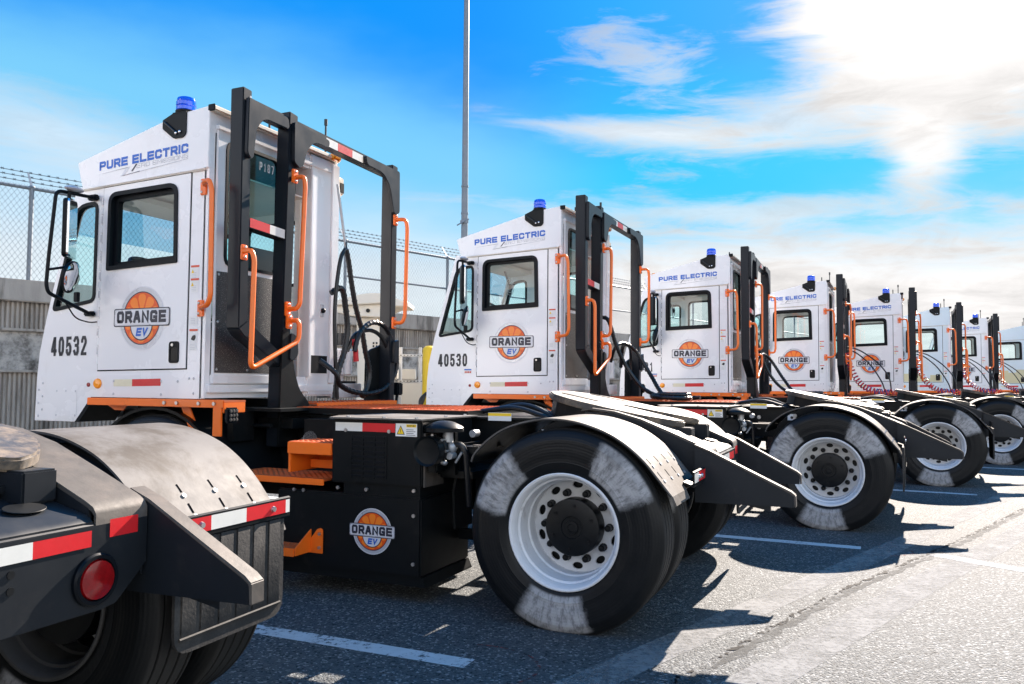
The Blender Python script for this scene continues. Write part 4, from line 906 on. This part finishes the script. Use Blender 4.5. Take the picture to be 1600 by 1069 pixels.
def guard(T):
    G = 'guard_paint'
    m = MB(); xr, xf = 2.322, 2.432
    m.prism([(-.192, 1.60), (-.275, 1.655), (-.268, 3.165), (-.268, 3.20), (-.185, 3.205)], 'x', xr, xf, G, bev=.006)
    m.prism([(-.193, 1.598), (-.275, 1.656), (-.62, 1.450), (-.62, 1.350), (-.24, 1.555)], 'x', xr, xf, G, bev=.005)
    m.prism([(-.60, .80), (-.69, .80), (-.745, 3.175), (-.655, 3.185)], 'x', xr, xf, G, bev=.006)
    m.prism([(-2.005, .95), (-2.09, .95), (-2.10, 3.14), (-2.015, 3.145)], 'x', xr, xf, G, bev=.006)
    m.prism([(-.262, 3.075), (-2.02, 3.035), (-2.02, 3.115), (-.262, 3.155)], 'x', xr + .01, xf - .01, G, bev=.004)
    m.prism([(-.27, 2.278), (-.642, 2.258), (-.642, 2.328), (-.27, 2.348)], 'x', xr + .01, xf - .01, G, bev=.004)
    m.prism([(-.262, 2.40), (-.300, 2.40), (-.300, 2.39), (-.262, 2.39)], 'x', xr + .03, xf - .03, G)
    # feet
    m.prism(rpoly([(-.66, 1.62), (-.70, 1.50), (-.735, 1.32), (-.79, 1.20), (-.90, 1.10), (-.94, 1.02), (-.94, .80), (-.58, .80), (-.60, 1.62)], .03), 'x', 2.30, 2.318, 'black_paint')
    m.prism(rpoly([(-1.80, 1.09), (-1.81, 1.47), (-1.87, 1.53), (-1.99, 1.56), (-2.11, 1.62), (-2.12, 1.30), (-2.22, 1.14), (-2.22, .95), (-1.80, .95)], .03), 'x', 2.425, 2.44, 'black_paint')
    m.box(2.30, 2.45, -2.18, -1.98, .93, .98, 'black_paint'); m.box(2.2, 2.5, -2.0, -.60, .93, 1.0, 'black_paint')
    gf = m.build('guard_frame', T)
    def gus(pts, r):
        q = MB(); q.prism(rpoly(pts, r, 5), 'x', 2.288, 2.321, G, bev=.005); q.build('gusset_plate', gf)
    gus([(-.205, 3.135), (-.60, 3.115), (-.62, 3.035), (-.36, 3.035), (-.285, 2.95), (-.262, 2.745), (-.232, 2.725), (-.200, 2.76)], [.01, .02, .05, .08, .06, .03, .02, .02])
    gus([(-.668, 3.11), (-1.08, 3.085), (-1.07, 3.025), (-.90, 3.025), (-.82, 2.95), (-.775, 2.82), (-.735, 2.785), (-.672, 2.82)], [.02, .03, .04, .08, .06, .03, .02, .02])
    gus([(-2.08, 3.09), (-1.56, 3.10), (-1.58, 3.03), (-1.82, 3.02), (-1.93, 2.93), (-1.99, 2.72), (-2.03, 2.70), (-2.085, 2.73)], [.02, .02, .04, .10, .08, .03, .02, .02])
    gus([(-.675, 1.60), (-.745, 1.575), (-.76, 1.45), (-.725, 1.405), (-.665, 1.405)], .025)
    gus([(-2.03, 1.42), (-2.105, 1.42), (-2.10, 1.62), (-2.04, 1.60)], .01)
    for (a, b, z0, dz, mt) in ((-1.09, -1.235, 3.052, -.0033, 'tape_white'), (-1.235, -1.43, 3.049, -.0045, 'tape_red'), (-1.43, -1.575, 3.0445, -.0033, 'tape_white')):
        t = MB(); xflat(t, [(a, z0 + .005), (b, z0 + dz + .005), (b, z0 + dz + .066), (a, z0 + .066)], xr + .0085, mt); t.build('reflective_tape', gf)
    t = MB(); xflat(t, [(-.285, 2.282), (-.48, 2.271), (-.48, 2.334), (-.285, 2.345)], xr + .0085, 'tape_red'); xflat(t, [(-.48, 2.271), (-.64, 2.262), (-.64, 2.325), (-.48, 2.334)], xr + .0085, 'tape_white'); t.build('reflective_tape', gf)
    t = MB(); xflat(t, [(-.247, 2.87), (-.262, 2.87), (-.262, 3.16), (-.247, 3.16)], xr - .0015, 'decal_silver'); t.build('reflective_tape', gf)
    def rail(pts, mounts, r=.0165, parent=T):
        q = MB(); q.tube(fillet(pts, .06, 6), r, 'orange_paint', 12)
        for c, ax in mounts:
            c = Vector(c)
            if ax == 'x': q.box(c.x - .008, c.x + .012, c.y - .028, c.y + .028, c.z - .05, c.z + .05, 'orange_paint', .005); [q.sphere((c.x - .010, c.y, c.z + d), .008, .010, .010, 'bolt_metal', 8, 5) for d in (-.033, .033)]
            if ax == 'y': q.box(c.x - .028, c.x + .028, c.y - .004, c.y + .010, c.z - .055, c.z + .055, 'orange_paint', .005); [q.sphere((c.x + .012, c.y + .011, c.z + d), .010, .006, .010, 'bolt_metal', 8, 5) for d in (-.035, .035)]
        q.build('grab_rail', parent)
    rail([(2.60, YL + .012, 2.565), (2.58, YL + .045, 2.565), (2.49, YL + .085, 2.57), (2.465, YL + .085, 2.50), (2.455, YL + .085, 1.80), (2.48, YL + .085, 1.745), (2.58, YL + .045, 1.735), (2.60, YL + .012, 1.735)], (((2.615, YL + .003, 2.55), 'y'), ((2.615, YL + .003, 1.735), 'y')))
    rail([(2.32, -.205, 2.105), (2.24, -.205, 2.11), (2.225, -.215, 2.05), (2.215, -.19, 1.33), (2.225, -.68, 1.54), (2.225, -.68, 1.66), (2.24, -.672, 1.685), (2.32, -.672, 1.68)], (((2.31, -.215, 2.10), 'x'), ((2.30, -.665, 1.675), 'x')), parent=gf)
    rail([(2.32, -.70, 2.715), (2.23, -.71, 2.715), (2.22, -.71, 2.65), (2.22, -.675, 1.80), (2.24, -.665, 1.765), (2.32, -.66, 1.765)], (((2.30, -.695, 2.72), 'x'), ((2.31, -.66, 1.765), 'x')), parent=gf)
    rail([(2.32, -2.05, 2.665), (2.23, -2.09, 2.67), (2.22, -2.10, 2.60), (2.22, -2.08, 1.82), (2.24, -2.07, 1.765), (2.32, -2.05, 1.765)], (((2.31, -2.055, 2.665), 'x'), ((2.31, -2.05, 1.765), 'x')), parent=gf)
    # control box and air tanks beside the cab
    m = MB(); m.box(2.60, 2.75, -2.00, -1.57, 1.12, 1.24, 'white_paint', .006); m.box(2.64, 2.80, -1.80, -1.57, 1.26, 1.52, 'white_paint', .008); m.prism([(-1.58, 1.50), (-1.80, 1.50), (-1.78, 1.70), (-1.70, 1.78), (-1.58, 1.80)], 'x', 2.72, 2.74, 'black_paint'); m.box(2.66, 2.70, -2.0, -1.57, 1.22, 1.26, 'black_paint')
    for y in (-1.66, -1.79): m.cyl((2.62, y, 0), .055, 1.31, 1.53, 'white_paint', axis='z', seg=20, bev=.01)
    m.cyl((2.60, -1.70, 0), .04, 1.56, 1.66, 'grey_steel', axis='z', seg=14); m.build('air_supply_box', T)
    m = MB(); m.box(2.30, 2.36, -2.20, -2.12, 1.14, 1.25, 'seal_rubber', .01); m.tube([(2.33, -2.15, 1.14), (2.36, -2.15, .98)], .012, 'seal_rubber', 8); m.build('work_lamp', T)
    return gf

TRUCK, BATT = build_tractor()
DOOR, ROOF = cab(TRUCK)
GUARD = guard(TRUCK)

# ------------------------------------------------------------------ hoses behind the cab, in three arrangements
def spline(pts, n=8):
    P = [Vector(p) for p in pts]; out = []
    for i in range(len(P) - 1):
        p0, p1, p2, p3 = P[max(0, i - 1)], P[i], P[i + 1], P[min(len(P) - 1, i + 2)]
        for k in range(n):
            t = k / n; out.append(.5 * ((2 * p1) + (p2 - p0) * t + (2 * p0 - 5 * p1 + 4 * p2 - p3) * t * t + (3 * p1 - p0 - 3 * p2 + p3) * t ** 3))
    out.append(P[-1]); return out
def ribbed(m, pts, r, mt, n=8):
    s_ = spline(pts, n); m.tube(s_, r, mt, 9)
    acc = 0.0
    for i in range(1, len(s_)):
        acc += (s_[i] - s_[i - 1]).length
        if acc > .035: acc = 0.0; d = (s_[i] - s_[i - 1]).normalized(); m.tube([s_[i] - d * .006, s_[i] + d * .006], r * 1.13, mt, 9)
def coil(m, pts, r, R_, turns, mt):
    s_ = spline(pts, 10); n = turns * 12; out = []
    for i in range(n + 1):
        f = i / n * (len(s_) - 1); k = min(int(f), len(s_) - 2); p = s_[k].lerp(s_[k + 1], f - k); d = (s_[k + 1] - s_[k]).normalized()
        u = d.cross(Vector((.3, .9, .1))).normalized(); w = d.cross(u); t = 2 * math.pi * i / 12
        out.append(p + u * (R_ * math.cos(t)) + w * (R_ * math.sin(t)))
    m.tube(out, r, mt, 6)
def hoses_a(T):
    m = MB(); x = 2.36
    m.tube([(2.50, -1.47, 2.86), (2.45, -1.524, 2.357)], .011, 'galvanised', 8); m.tube([(2.45, -1.524, 2.40), (2.42, -1.50, 2.32)], .006, 'hose_black', 6); m.sphere((2.40, -1.46, 2.31), .03, .02, .02, 'hose_black')
    m.build('hose_hanger', T)
    def hose(pts, r, rib=True):
        q = MB()
        (ribbed(q, pts, r, 'hose_black') if rib else q.tube(spline(pts), r, 'hose_black', 9)); q.build('hose', T)
    hose([(x, -1.391, 2.305), (x, -1.342, 2.236), (x, -1.305, 2.089), (x, -1.277, 1.885), (x, -1.275, 1.685), (x, -1.291, 1.436), (x, -1.323, 1.12)], .016, False)
    hose([(x, -1.408, 2.307), (x, -1.446, 2.21), (x, -1.485, 2.06), (x, -1.553, 1.859), (x, -1.639, 1.683), (x, -1.699, 1.501), (x, -1.759, 1.344), (x, -1.734, 1.222), (x, -1.662, 1.13)], .021)
    x = 2.38; hose([(2.42, -1.30, 1.95), (x, -1.384, 1.992), (x, -1.438, 1.859), (x, -1.47, 1.672), (x, -1.432, 1.491), (x, -1.36, 1.338), (x, -1.323, 1.12)], .023)
    x = 2.34; hose([(x + .1, -1.20, 1.42), (x, -1.269, 1.321), (x, -1.321, 1.237), (x, -1.475, 1.181), (x, -1.699, 1.159), (x, -1.936, 1.194), (x, -2.094, 1.294), (x, -2.152, 1.434), (x, -2.076, 1.599), (x, -1.982, 1.704), (x, -1.853, 1.75), (x, -1.72, 1.736), (x, -1.576, 1.642), (x, -1.517, 1.50)], .020)
    hose([(2.40, -1.50, 1.50), (2.38, -1.559, 1.621), (2.38, -1.666, 1.669), (2.38, -1.826, 1.684), (2.37, -1.954, 1.631), (2.36, -2.05, 1.50), (2.36, -2.08, 1.35)], .017, False)
    q = MB(); q.tube([(2.37, -1.545, 1.60), (2.36, -1.56, 1.50), (2.36, -1.57, 1.42)], .022, 'hose_red', 10); q.build('hose_coupling', T)
def hoses_b(T):
    def hose(pts, r, rib=True):
        q = MB()
        (ribbed(q, pts, r, 'hose_black') if rib else q.tube(spline(pts), r, 'hose_black', 9)); q.build('hose', T)
    hose([(2.45, -1.05, 2.00), (2.36, -1.02, 1.95), (2.30, -1.10, 1.68), (2.20, -1.20, 1.42), (2.02, -1.22, 1.20), (1.80, -1.15, 1.115), (1.55, -1.05, 1.105), (1.42, -.92, 1.105), (1.52, -.80, 1.105), (1.75, -.85, 1.11), (1.85, -1.0, 1.125), (1.65, -1.1, 1.14), (1.45, -1.0, 1.14), (1.50, -.86, 1.14), (1.72, -.86, 1.145)], .022)
    hose([(2.40, -1.55, 1.45), (2.33, -1.40, 1.66), (2.30, -1.45, 1.71), (2.22, -1.60, 1.62), (2.05, -1.60, 1.35), (1.88, -1.45, 1.15), (1.70, -1.3, 1.105), (1.4, -1.25, 1.105)], .022)
    hose([(2.40, -1.2, 1.5), (2.33, -1.15, 1.66), (2.30, -1.33, 1.72), (2.31, -1.6, 1.68), (2.36, -1.80, 1.55), (2.38, -1.85, 1.3)], .017, False)
    m = MB(); m.tube([(2.50, -1.47, 2.86), (2.47, -1.40, 2.3)], .010, 'galvanised', 8); m.build('hose_hanger', T)
def hoses_c(T):
    for dy, mt in ((.13, 'hose_red'), (0, 'hose_blue')):
        q = MB(); coil(q, [(2.32, -1.20 + dy, 1.85), (2.26, -1.16 + dy, 1.6), (2.12, -1.05 + dy, 1.32), (1.90, -.98 + dy, 1.16), (1.62 - dy, -1.0 + dy, 1.125)], .009, .048, 20, mt); q.build('coiled_hose', T)
    q = MB(); q.tube(spline([(2.3, -1.0, 1.90), (2.15, -1.0, 1.84), (1.92, -1.0, 1.62), (1.74, -1.0, 1.32), (1.68, -1.0, 1.12)]), .012, 'hose_black', 8); q.build('hose', T)
    q = MB(); q.tube(spline([(2.3, -1.1, 1.96), (2.08, -1.1, 1.88), (1.80, -1.08, 1.66), (1.62, -1.06, 1.40), (1.58, -1.05, 1.12)]), .012, 'hose_black', 8); q.build('hose', T)

# ------------------------------------------------------------------ copies in the row
def copy_tree(o, parent=None, skip=()):
    c = o.copy(); COL.objects.link(c); c.parent = parent
    for ch in list(o.children):
        if ch.name.split('.')[0] not in skip: copy_tree(ch, c, skip)
    return c
GROUP = 'terminal tractors parked in a row'
SPOTS = [  # x, y, yaw in degrees
 (-2.336, 1.14, 21.7), (.2616, 4.1131, 23.877), (2.7446, 7.0123, 26.41), (5.3381, 10.0704, 25.75), (7.8215, 12.8704, 25.45),
 (10.022, 14.725, 25.58), (12.495, 17.49, 25.61), (15.095, 20.395, 25.6), (17.95, 22.95, 25.6)]
LABELS = [
 'tractor cut off at lower left, dusty fender, ribbed mud flap and round red tail light',
 'white terminal tractor with number 40532 on its cab, nearest complete one of the row',
 'white terminal tractor numbered 40530, its cab just right of the tall lamp post',
 'white terminal tractor third among complete cabs, black hose coil on the deck before it',
 'white terminal tractor fourth among the complete cabs, badge above the rear wheel of number 40530',
 'white terminal tractor with red and blue coiled hoses hanging in front of its orange badge',
 'pale blue terminal tractor without a door badge, between two white ones near the right end',
 'white terminal tractor right behind the plain pale blue one, slogan partly hidden by a pillar',
 'pale blue terminal tractor with sand coloured lower panels, cut off by the right edge']
def children_rec(o):
    for c in o.children:
        yield c; yield from children_rec(c)
def repaint(T, a, b, names):
    cache = {}
    for c in children_rec(T):
        if c.type == 'MESH' and c.name.split('.')[0] in names and a in [m.name for m in c.data.materials]:
            k = c.data.name
            if k not in cache:
                d = c.data.copy()
                for i, m in enumerate(d.materials):
                    if m.name == a: d.materials[i] = MAT[b]
                cache[k] = d
            c.data = cache[k]
def number(T, txt):
    t = MB(); fit_strokes(t, txt, (4.062, YL + .0014, 1.428), (3.690, YL + .0014, 1.432), FZ, .140, 'number_ink', th=.165, gap=.14, depth=.0008); t.build('fleet_number', T)
trucks = [None] * 9
trucks[1] = TRUCK
for i in range(9):
    if i != 1: trucks[i] = copy_tree(TRUCK, None, ('emblem', 'slogan') if i in (6, 8) else ())
for i, T in enumerate(trucks):
    x, y, yaw = SPOTS[i]; T.location = (x, y, 0); T.rotation_euler = (0, 0, math.pi - R(yaw)); T['label'] = LABELS[i]; T['category'] = 'terminal tractor'; T['group'] = GROUP
    flaps = [c for c in T.children if c.name.split('.')[0] == 'mud_flap']
    if i == 1:
        for c in flaps[:1]: bpy.data.objects.remove(c)
    for k, w in enumerate([c for c in T.children if c.name.split('.')[0] == 'wheel']):
        if i: 
            for ch in w.children:
                if ch.name.split('.')[0] == 'tyre': ch.rotation_euler = (0, 0, 0)
    (hoses_a if i <= 1 else hoses_b if i <= 3 else hoses_c)(T)
number(trucks[1], '40532'); number(trucks[2], '40530'); number(trucks[3], '40531')
t = MB(); fit_strokes(t, 'P187', (2.5605, -.62, 2.775), (2.5605, -.775, 2.775), FZ, .062, 'sticker_white', th=.17, gap=.2, depth=.001); t.build('fleet_number', trucks[1])
for k in (2, 3):
    t = MB(); yflat(t, [(3.73, 1.352), (3.63, 1.352), (3.63, 1.405), (3.73, 1.405)], YL + .0012, 'sticker_white'); yflat(t, [(3.725, 1.388), (3.635, 1.388), (3.635, 1.402), (3.725, 1.402)], YL + .002, 'decal_blue')
    for j in range(4): yflat(t, [(3.72 - j * .022, 1.358), (3.705 - j * .022, 1.358), (3.705 - j * .022, 1.378), (3.72 - j * .022, 1.378)], YL + .002, 'sticker_red'); 
    t.build('cab_sticker', trucks[k])
for c in [q for q in children_rec(trucks[8]) if q.name.split('.')[0] in ('beacon', 'beacon_bracket')][::-1]: bpy.data.objects.remove(c)
for k in (6, 8): repaint(trucks[k], 'white_paint', 'pale_blue_paint', ('cab_body', 'roof', 'door', 'rocker_panel'))
mat('decal_sand', (.62, .58, .36), .45, var=.05)
for k, pts in ((6, [(3.56, 1.34), (2.76, 1.345), (2.76, 1.50), (3.0, 1.50), (3.0, 1.42), (3.2, 1.42), (3.2, 1.53), (3.56, 1.53)]), (8, [(3.56, 1.34), (2.76, 1.345), (2.76, 1.75), (3.0, 1.75), (3.0, 1.66), (3.2, 1.66), (3.2, 1.72), (3.45, 1.72), (3.45, 1.60), (3.56, 1.60)])):
    t = MB(); yflat(t, pts, YL + .0085, 'decal_sand'); t.build('sand_patch', trucks[k])

# ------------------------------------------------------------------ ground and markings
def strip_obj(name, pts, w, z, mt, jitter=0.0, seg=.25):
    """a flat painted strip through world points, 4 mm sheets"""
    P = [Vector((p[0], p[1], 0)) for p in pts]; m = MB(); vs = []
    Q = []
    for i in range(len(P) - 1):
        n = max(1, int((P[i + 1] - P[i]).length / seg)); Q += [P[i].lerp(P[i + 1], k / n) for k in range(n)]
    Q.append(P[-1])
    for i, p in enumerate(Q):
        d = (Q[min(i + 1, len(Q) - 1)] - Q[max(i - 1, 0)]).normalized(); nrm = Vector((-d.y, d.x, 0)); j = random.uniform(-jitter, jitter); ww = w * (1 + (random.uniform(-.5, .5) if jitter else random.uniform(-.03, .03)))
        a, b = p + nrm * (ww / 2 + j), p - nrm * (ww / 2 - j); vs += [(a.x, a.y, z), (b.x, b.y, z)]
    m.add(vs, [(2 * i, 2 * i + 1, 2 * i + 3, 2 * i + 2) for i in range(len(Q) - 1)], mt)
    return m.build(name, kind='structure')
g = MB()
for ring in (1,):
    N = 24; xs = [-900, -300, -100, -50, -25] + [-20 + 40 * k / N for k in range(1, N)] + [25, 50, 100, 300, 900]
    ys = [-900, -300, -100, -40, -15] + [-10 + 45 * k / N for k in range(1, N)] + [50, 100, 300, 900]
    g.add([(x, y, 0) for y in ys for x in xs], [(j * len(xs) + i, j * len(xs) + i + 1, (j + 1) * len(xs) + i + 1, (j + 1) * len(xs) + i) for j in range(len(ys) - 1) for i in range(len(xs) - 1)], 'asphalt')
g.build('asphalt_ground', kind='structure')
def tw(i, x, y):
    a = R(SPOTS[i][2]); X0, Y0 = SPOTS[i][:2]; return (X0 - x * math.cos(a) - y * math.sin(a), Y0 + x * math.sin(a) - y * math.cos(a))
strip_obj('parking_line', [tw(1, 6.5, .62), tw(1, .22, .60)], .12, .0014, 'line_paint')
strip_obj('parking_line', [tw(1, 5.4, -3.10), tw(1, -1.36, -2.95)], .12, .0014, 'line_paint'); strip_obj('parking_line', [tw(1, -1.85, -2.93), tw(1, -6.5, -.2)], .13, .0020, 'line_paint')
for i in range(3, 9): strip_obj('parking_line', [tw(i, 6.3, .62), tw(i, -.35, .66)], .12, .0014, 'line_paint'); strip_obj('parking_line', [tw(i, -.8, .70), tw(i, -5.0, 2.2)], .12, .0020, 'line_paint')
strip_obj('parking_line', [(-2.6, .3), (.31, 3.42), (3.13, 6.48), (22, 27.2)], .20, .0014, 'faded_paint'); strip_obj('parking_line', [(-2.2, -.3), (1.02, 3.43), (2.62, 5.16), (4.47, 7.06), (24, 27.6)], .22, .0014, 'faded_paint')
strip_obj('crack_filler', [(-2.4, 0), (.73, 3.43), (1.90, 4.78), (3.73, 6.62), (20, 24)], .05, .0022, 'crack_fill', .012, .05)
strip_obj('pavement_crack', [(-2.4, .03), (.69, 3.45), (1.86, 4.81), (3.70, 6.65), (20, 24.04)], .022, .0032, 'crack_dark', .016, .035)
def arc_pts(i, cx, cy, rx, ry, a0, a1, n=30): return [tw(i, cx + rx * math.cos(R(a0 + (a1 - a0) * k / n)), cy + ry * math.sin(R(a0 + (a1 - a0) * k / n))) for k in range(n + 1)]
strip_obj('chalk_mark', arc_pts(1, .20, .60, .30, .26, 100, 290), .014, .0026, 'red_chalk', 0, .04); strip_obj('chalk_mark', arc_pts(1, -1.38, -2.93, .34, .24, 90, 290), .014, .0026, 'red_chalk', 0, .04)

# ------------------------------------------------------------------ retaining wall and chain-link fence
ANG = math.atan2(.751, .660); FO = (-7.45, 12.0, 0)
W = empty('retaining_wall', FO, ANG, 'stained grey concrete retaining wall with fluted bands below the chain link fence', 'wall')
S0, S1, ZT = -16.0, 34.0, 2.75
m = MB(); m.box(S0, S1, -.14, .45, 2.42, ZT, 'concrete', .015); m.build('coping', W)
m = MB(); m.box(S0, S1, -.05, .40, 1.40, 1.98, 'stained_concrete'); m.box(S0, S1, -.10, .40, 1.975, 2.02, 'concrete', .01); m.box(S0, S1, -.08, .40, 1.36, 1.40, 'concrete', .008)
for k in range(17): m.box(S0 + k * 3.0, S0 + k * 3.0 + .03, -.052, -.03, 1.4, 1.98, 'concrete')
m.build('wall_panel', W)
for z0, z1, dep in ((2.02, 2.42, 0.0), (0, 1.36, 0.02)):
    m = MB(); n = int((S1 - S0) / .065); pr = []
    for k in range(n):
        x = S0 + k * .065; pr += [(x, -.02 + dep), (x + .012, -.055 + dep), (x + .040, -.055 + dep), (x + .052, -.02 + dep)]
    pts = pr + [(S1, .35), (S0, .35)]
    vs = [(p[0], p[1], z0) for p in pr] + [(p[0], p[1], z1) for p in pr]; N = len(pr); m.add(vs, [(i, i + 1, N + i + 1, N + i) for i in range(N - 1)], 'concrete'); m.build('fluted_band', W)
m = MB()
for k in range(9): m.box(S0 + .95 + k * 6.0, S0 + 1.2 + k * 6.0, -.10, .1, 0, 1.36, 'concrete', .01)
m.build('pilaster', W)
F = empty('chain_link_fence', FO, ANG, 'galvanised chain link fence with three strands of barbed wire on top of the concrete wall', 'fence')
ZR = 4.20; yF = .15
m = MB(); m.tube([(S0, yF, ZR), (S1, yF, ZR)], .028, 'fence_steel', 10); m.build('top_rail', F)
m = MB(); m.tube([(6.17, yF, 3.47), (S1, yF, 3.47)], .022, 'fence_steel', 8); m.build('middle_rail', F)
post_d = arm_d = None
for k in range(-5, 12):
    s = .21 + 2.97 * k
    if post_d is None:
        q = MB(); q.tube([(0, 0, ZT - .05), (0, 0, ZR + .02)], .034, 'fence_steel', 12); q.sphere((0, 0, ZR + .02), .045, .045, .03, 'fence_steel'); q.tube([(0, 0, ZR - .16), (0, 0, ZR - .13)], .038, 'fence_steel', 12); po = q.build('fence_post', F); post_d = po.data
        q = MB(); q.prism([(-.02, 0), (.02, 0), (.012, .27), (-.012, .27)], 'y', -.004, .004, 'fence_steel'); q.v = [(x, y + z * .75, ZR + .02 + z) for x, y, z in q.v]; ao = q.build('wire_arm', po); arm_d = ao.data
    else:
        po = bpy.data.objects.new('fence_post', post_d); COL.objects.link(po); po.parent = F; ao = bpy.data.objects.new('wire_arm', arm_d); COL.objects.link(ao); ao.parent = po
    po.location = (s, yF, 0)
for z in (.10, .185, .27):
    q = MB(); pts = [(S0 + 1.4857 * k, yF + z * .75, ZR + .02 + z - .012 * (k % 2)) for k in range(int((S1 - S0) / 1.4857) + 1)]; q.tube(pts, .0055, 'fence_wire', 5)
    x = S0
    while x < S1:
        c = Vector((x, yF + z * .75, ZR + .015 + z)); q.tube([c - Vector((.018, 0, .018)), c + Vector((.018, 0, .018))], .004, 'fence_wire', 4); q.tube([c - Vector((-.018, .0, .018)), c + Vector((-.018, 0, .018))], .004, 'fence_wire', 4); q.tube([c - Vector((.015, 0, 0)), c + Vector((.015, 0, 0))], .009, 'fence_wire', 5); x += .13
    q.build('barbed_wire', F)
q = MB(); z0, z1, pitch = ZT + .01, ZR + .045, .078; hgt = z1 - z0; run = hgt * .72
n = int((S1 - S0 + run) / pitch); r_ = .0022
for k in range(n):
    for sgn in (1, -1):
        xa = S0 - run + k * pitch; xb = xa + run
        if sgn < 0: xa, xb = xb, xa
        a, b = Vector((xa, yF - .03 + .002 * sgn, z0)), Vector((xb, yF - .03 + .002 * sgn, z1))
        d = (b - a).normalized(); u = Vector((0, 1, 0)); w = d.cross(u)
        o = len(q.v); vs = []
        for c in (a, b): vs += [c + u * r_, c + (w * .87 - u * .5) * r_, c + (-w * .87 - u * .5) * r_]
        q.add(vs, [(0, 1, 4, 3), (1, 2, 5, 4), (2, 0, 3, 5)], 'fence_wire')
q.build('wire_mesh', F)

# ------------------------------------------------------------------ lamp post, charging canopy, rack, bollard
L = empty('lamp_post', (-1.06, 17.5, 0), 0, 'tall slim grey steel lamp post rising out of the frame behind the second tractor', 'lamp post')
m = MB(); m.tube([(0, 0, 0), (0, 0, 4), (0, 0, 12.5)], [.088, .075, .050], 'fence_steel', 16); m.cyl((0, 0, 0), .18, 0, .03, 'fence_steel', axis='z', seg=16)
for z in (5.55, 4.95): m.tube([(0, 0, z), (0, 0, z + .035)], .082, 'fence_steel', 16)
m.build('pole', L)
m = MB(); m.tube([(.10, -.09, 4.83), (-.16, -.12, 4.68)], .014, 'fence_steel', 8); m.box(-.09, .09, -.10, -.07, 4.74, 4.80, 'fence_steel'); m.build('bracket', L)
m = MB(); m.tube(fillet([(0, 0, 12.4), (0, -.1, 12.9), (0, -1.8, 13.1)], .3), .03, 'fence_steel', 10); m.box(-.16, .16, -2.5, -1.75, 13.03, 13.15, 'grey_steel', .03); m.build('lamp_arm', L)

C = empty('charging_canopy', (-2.25, 13.0, 0), 0, 'cream machine with a wing shaped hood, seen beyond the hoses of the nearest complete tractor', 'charging unit')
m = MB(); pr = spline([(-.64, 1.20 + 1.30), (-.40, 2.58), (-.05, 2.655), (.25, 2.645), (.45, 2.56), (.60, 2.53)], 5); top = [(p.x, p.y) for p in [Vector((a.x, a.y)) for a in pr]]
m.prism(top + [(.60, 2.45), (.40, 2.45), (.2, 2.50), (-.3, 2.47), (-.64, 2.46)], 'y', -.35, .45, 'cream_paint', bev=.012); m.build('hood', C)
m = MB(); m.prism([(-.60, 2.46), (-.55, 2.36), (-.30, 2.30), (.15, 2.28), (.24, 2.36), (.42, 2.45), (.2, 2.50), (-.3, 2.47)], 'y', -.28, .38, 'cream_paint', bev=.01); m.lathe([(.032, -.30), (.032, -.281), (.026, -.281), (1e-5, -.283)], 'hub_black', (-.04, 0, 2.385), 'y', 16)
m.lathe([(.009, -.30), (1e-5, -.30)], 'hub_black', (-.17, 0, 2.52), 'y', 8); m.build('drive_housing', C)
m = MB(); m.prism([(-.25, 2.30), (.12, 2.30), (.20, 1.20), (.30, .10), (-.30, .10), (-.22, 1.20)], 'y', -.15, .30, 'cream_paint', bev=.02)
for k in range(2):
    for j in range(3): m.box(.02 + k * .05, .045 + k * .05, -.158, -.15, 1.86 - j * .05, 1.89 - j * .05, 'hub_black')
m.build('column', C)
m = MB(); m.box(-.8, .8, -.5, .6, 0, .12, 'grey_steel', .02); m.build('base', C)

K = empty('equipment_rack', (-1.80, 14.0, 0), 0, 'grey electrical cabinets on a perforated steel strut frame beside the yellow bollard', 'equipment rack')
m = MB()
for x in (-.14, .20): m.box(x - .025, x + .025, -.03, .03, 0, 1.86, 'galvanised', .003)
for z in (1.72, 1.27, .83): 
    m.box(-.22, .34, -.07, -.03, z - .02, z + .02, 'galvanised', .003)
    for j in range(9): m.box(-.20 + j * .06, -.175 + j * .06, -.0715, -.069, z - .007, z + .007, 'hub_black')
m.build('strut_frame', K)
m = MB(); m.box(-.08, .28, -.28, -.075, .86, 1.24, 'grey_cabinet', .012); m.box(-.06, .26, -.283, -.28, .88, 1.22, 'grey_cabinet', .001); m.build('cabinet', K)
m = MB(); m.box(-.08, .15, -.22, -.075, 1.30, 1.48, 'grey_cabinet', .012); m.build('cabinet', K)
m = MB(); m.box(-.30, -.16, -.22, -.075, 1.30, 1.55, 'grey_cabinet', .012); m.tube([(-.23, -.15, 0), (-.23, -.15, 1.30)], .02, 'galvanised', 8); m.build('cabinet', K)

B = empty('bollard', (-1.235, 12.0, 0), 0, 'tall bright yellow steel bollard with a black cable, beside cab 40530', 'bollard')
m = MB(); m.lathe([(1e-5, 1.80), (.05, 1.795), (.085, 1.77), (.10, 1.73), (.10, 0)], 'yellow_paint', (0, 0, 0), 'z', 28); m.build('post', B)
m = MB()
for k in range(4): m.tube(fillet([(-.02 - .01 * k, -.14, 1.10 - k * .02), (-.12, -.18, 1.0 - .06 * k), (-.10 + .03 * k, -.2, .85 - .08 * k), (.05, -.14, .9 - .1 * k)], .06), .02, 'hose_black', 8)
m.build('cable', B)
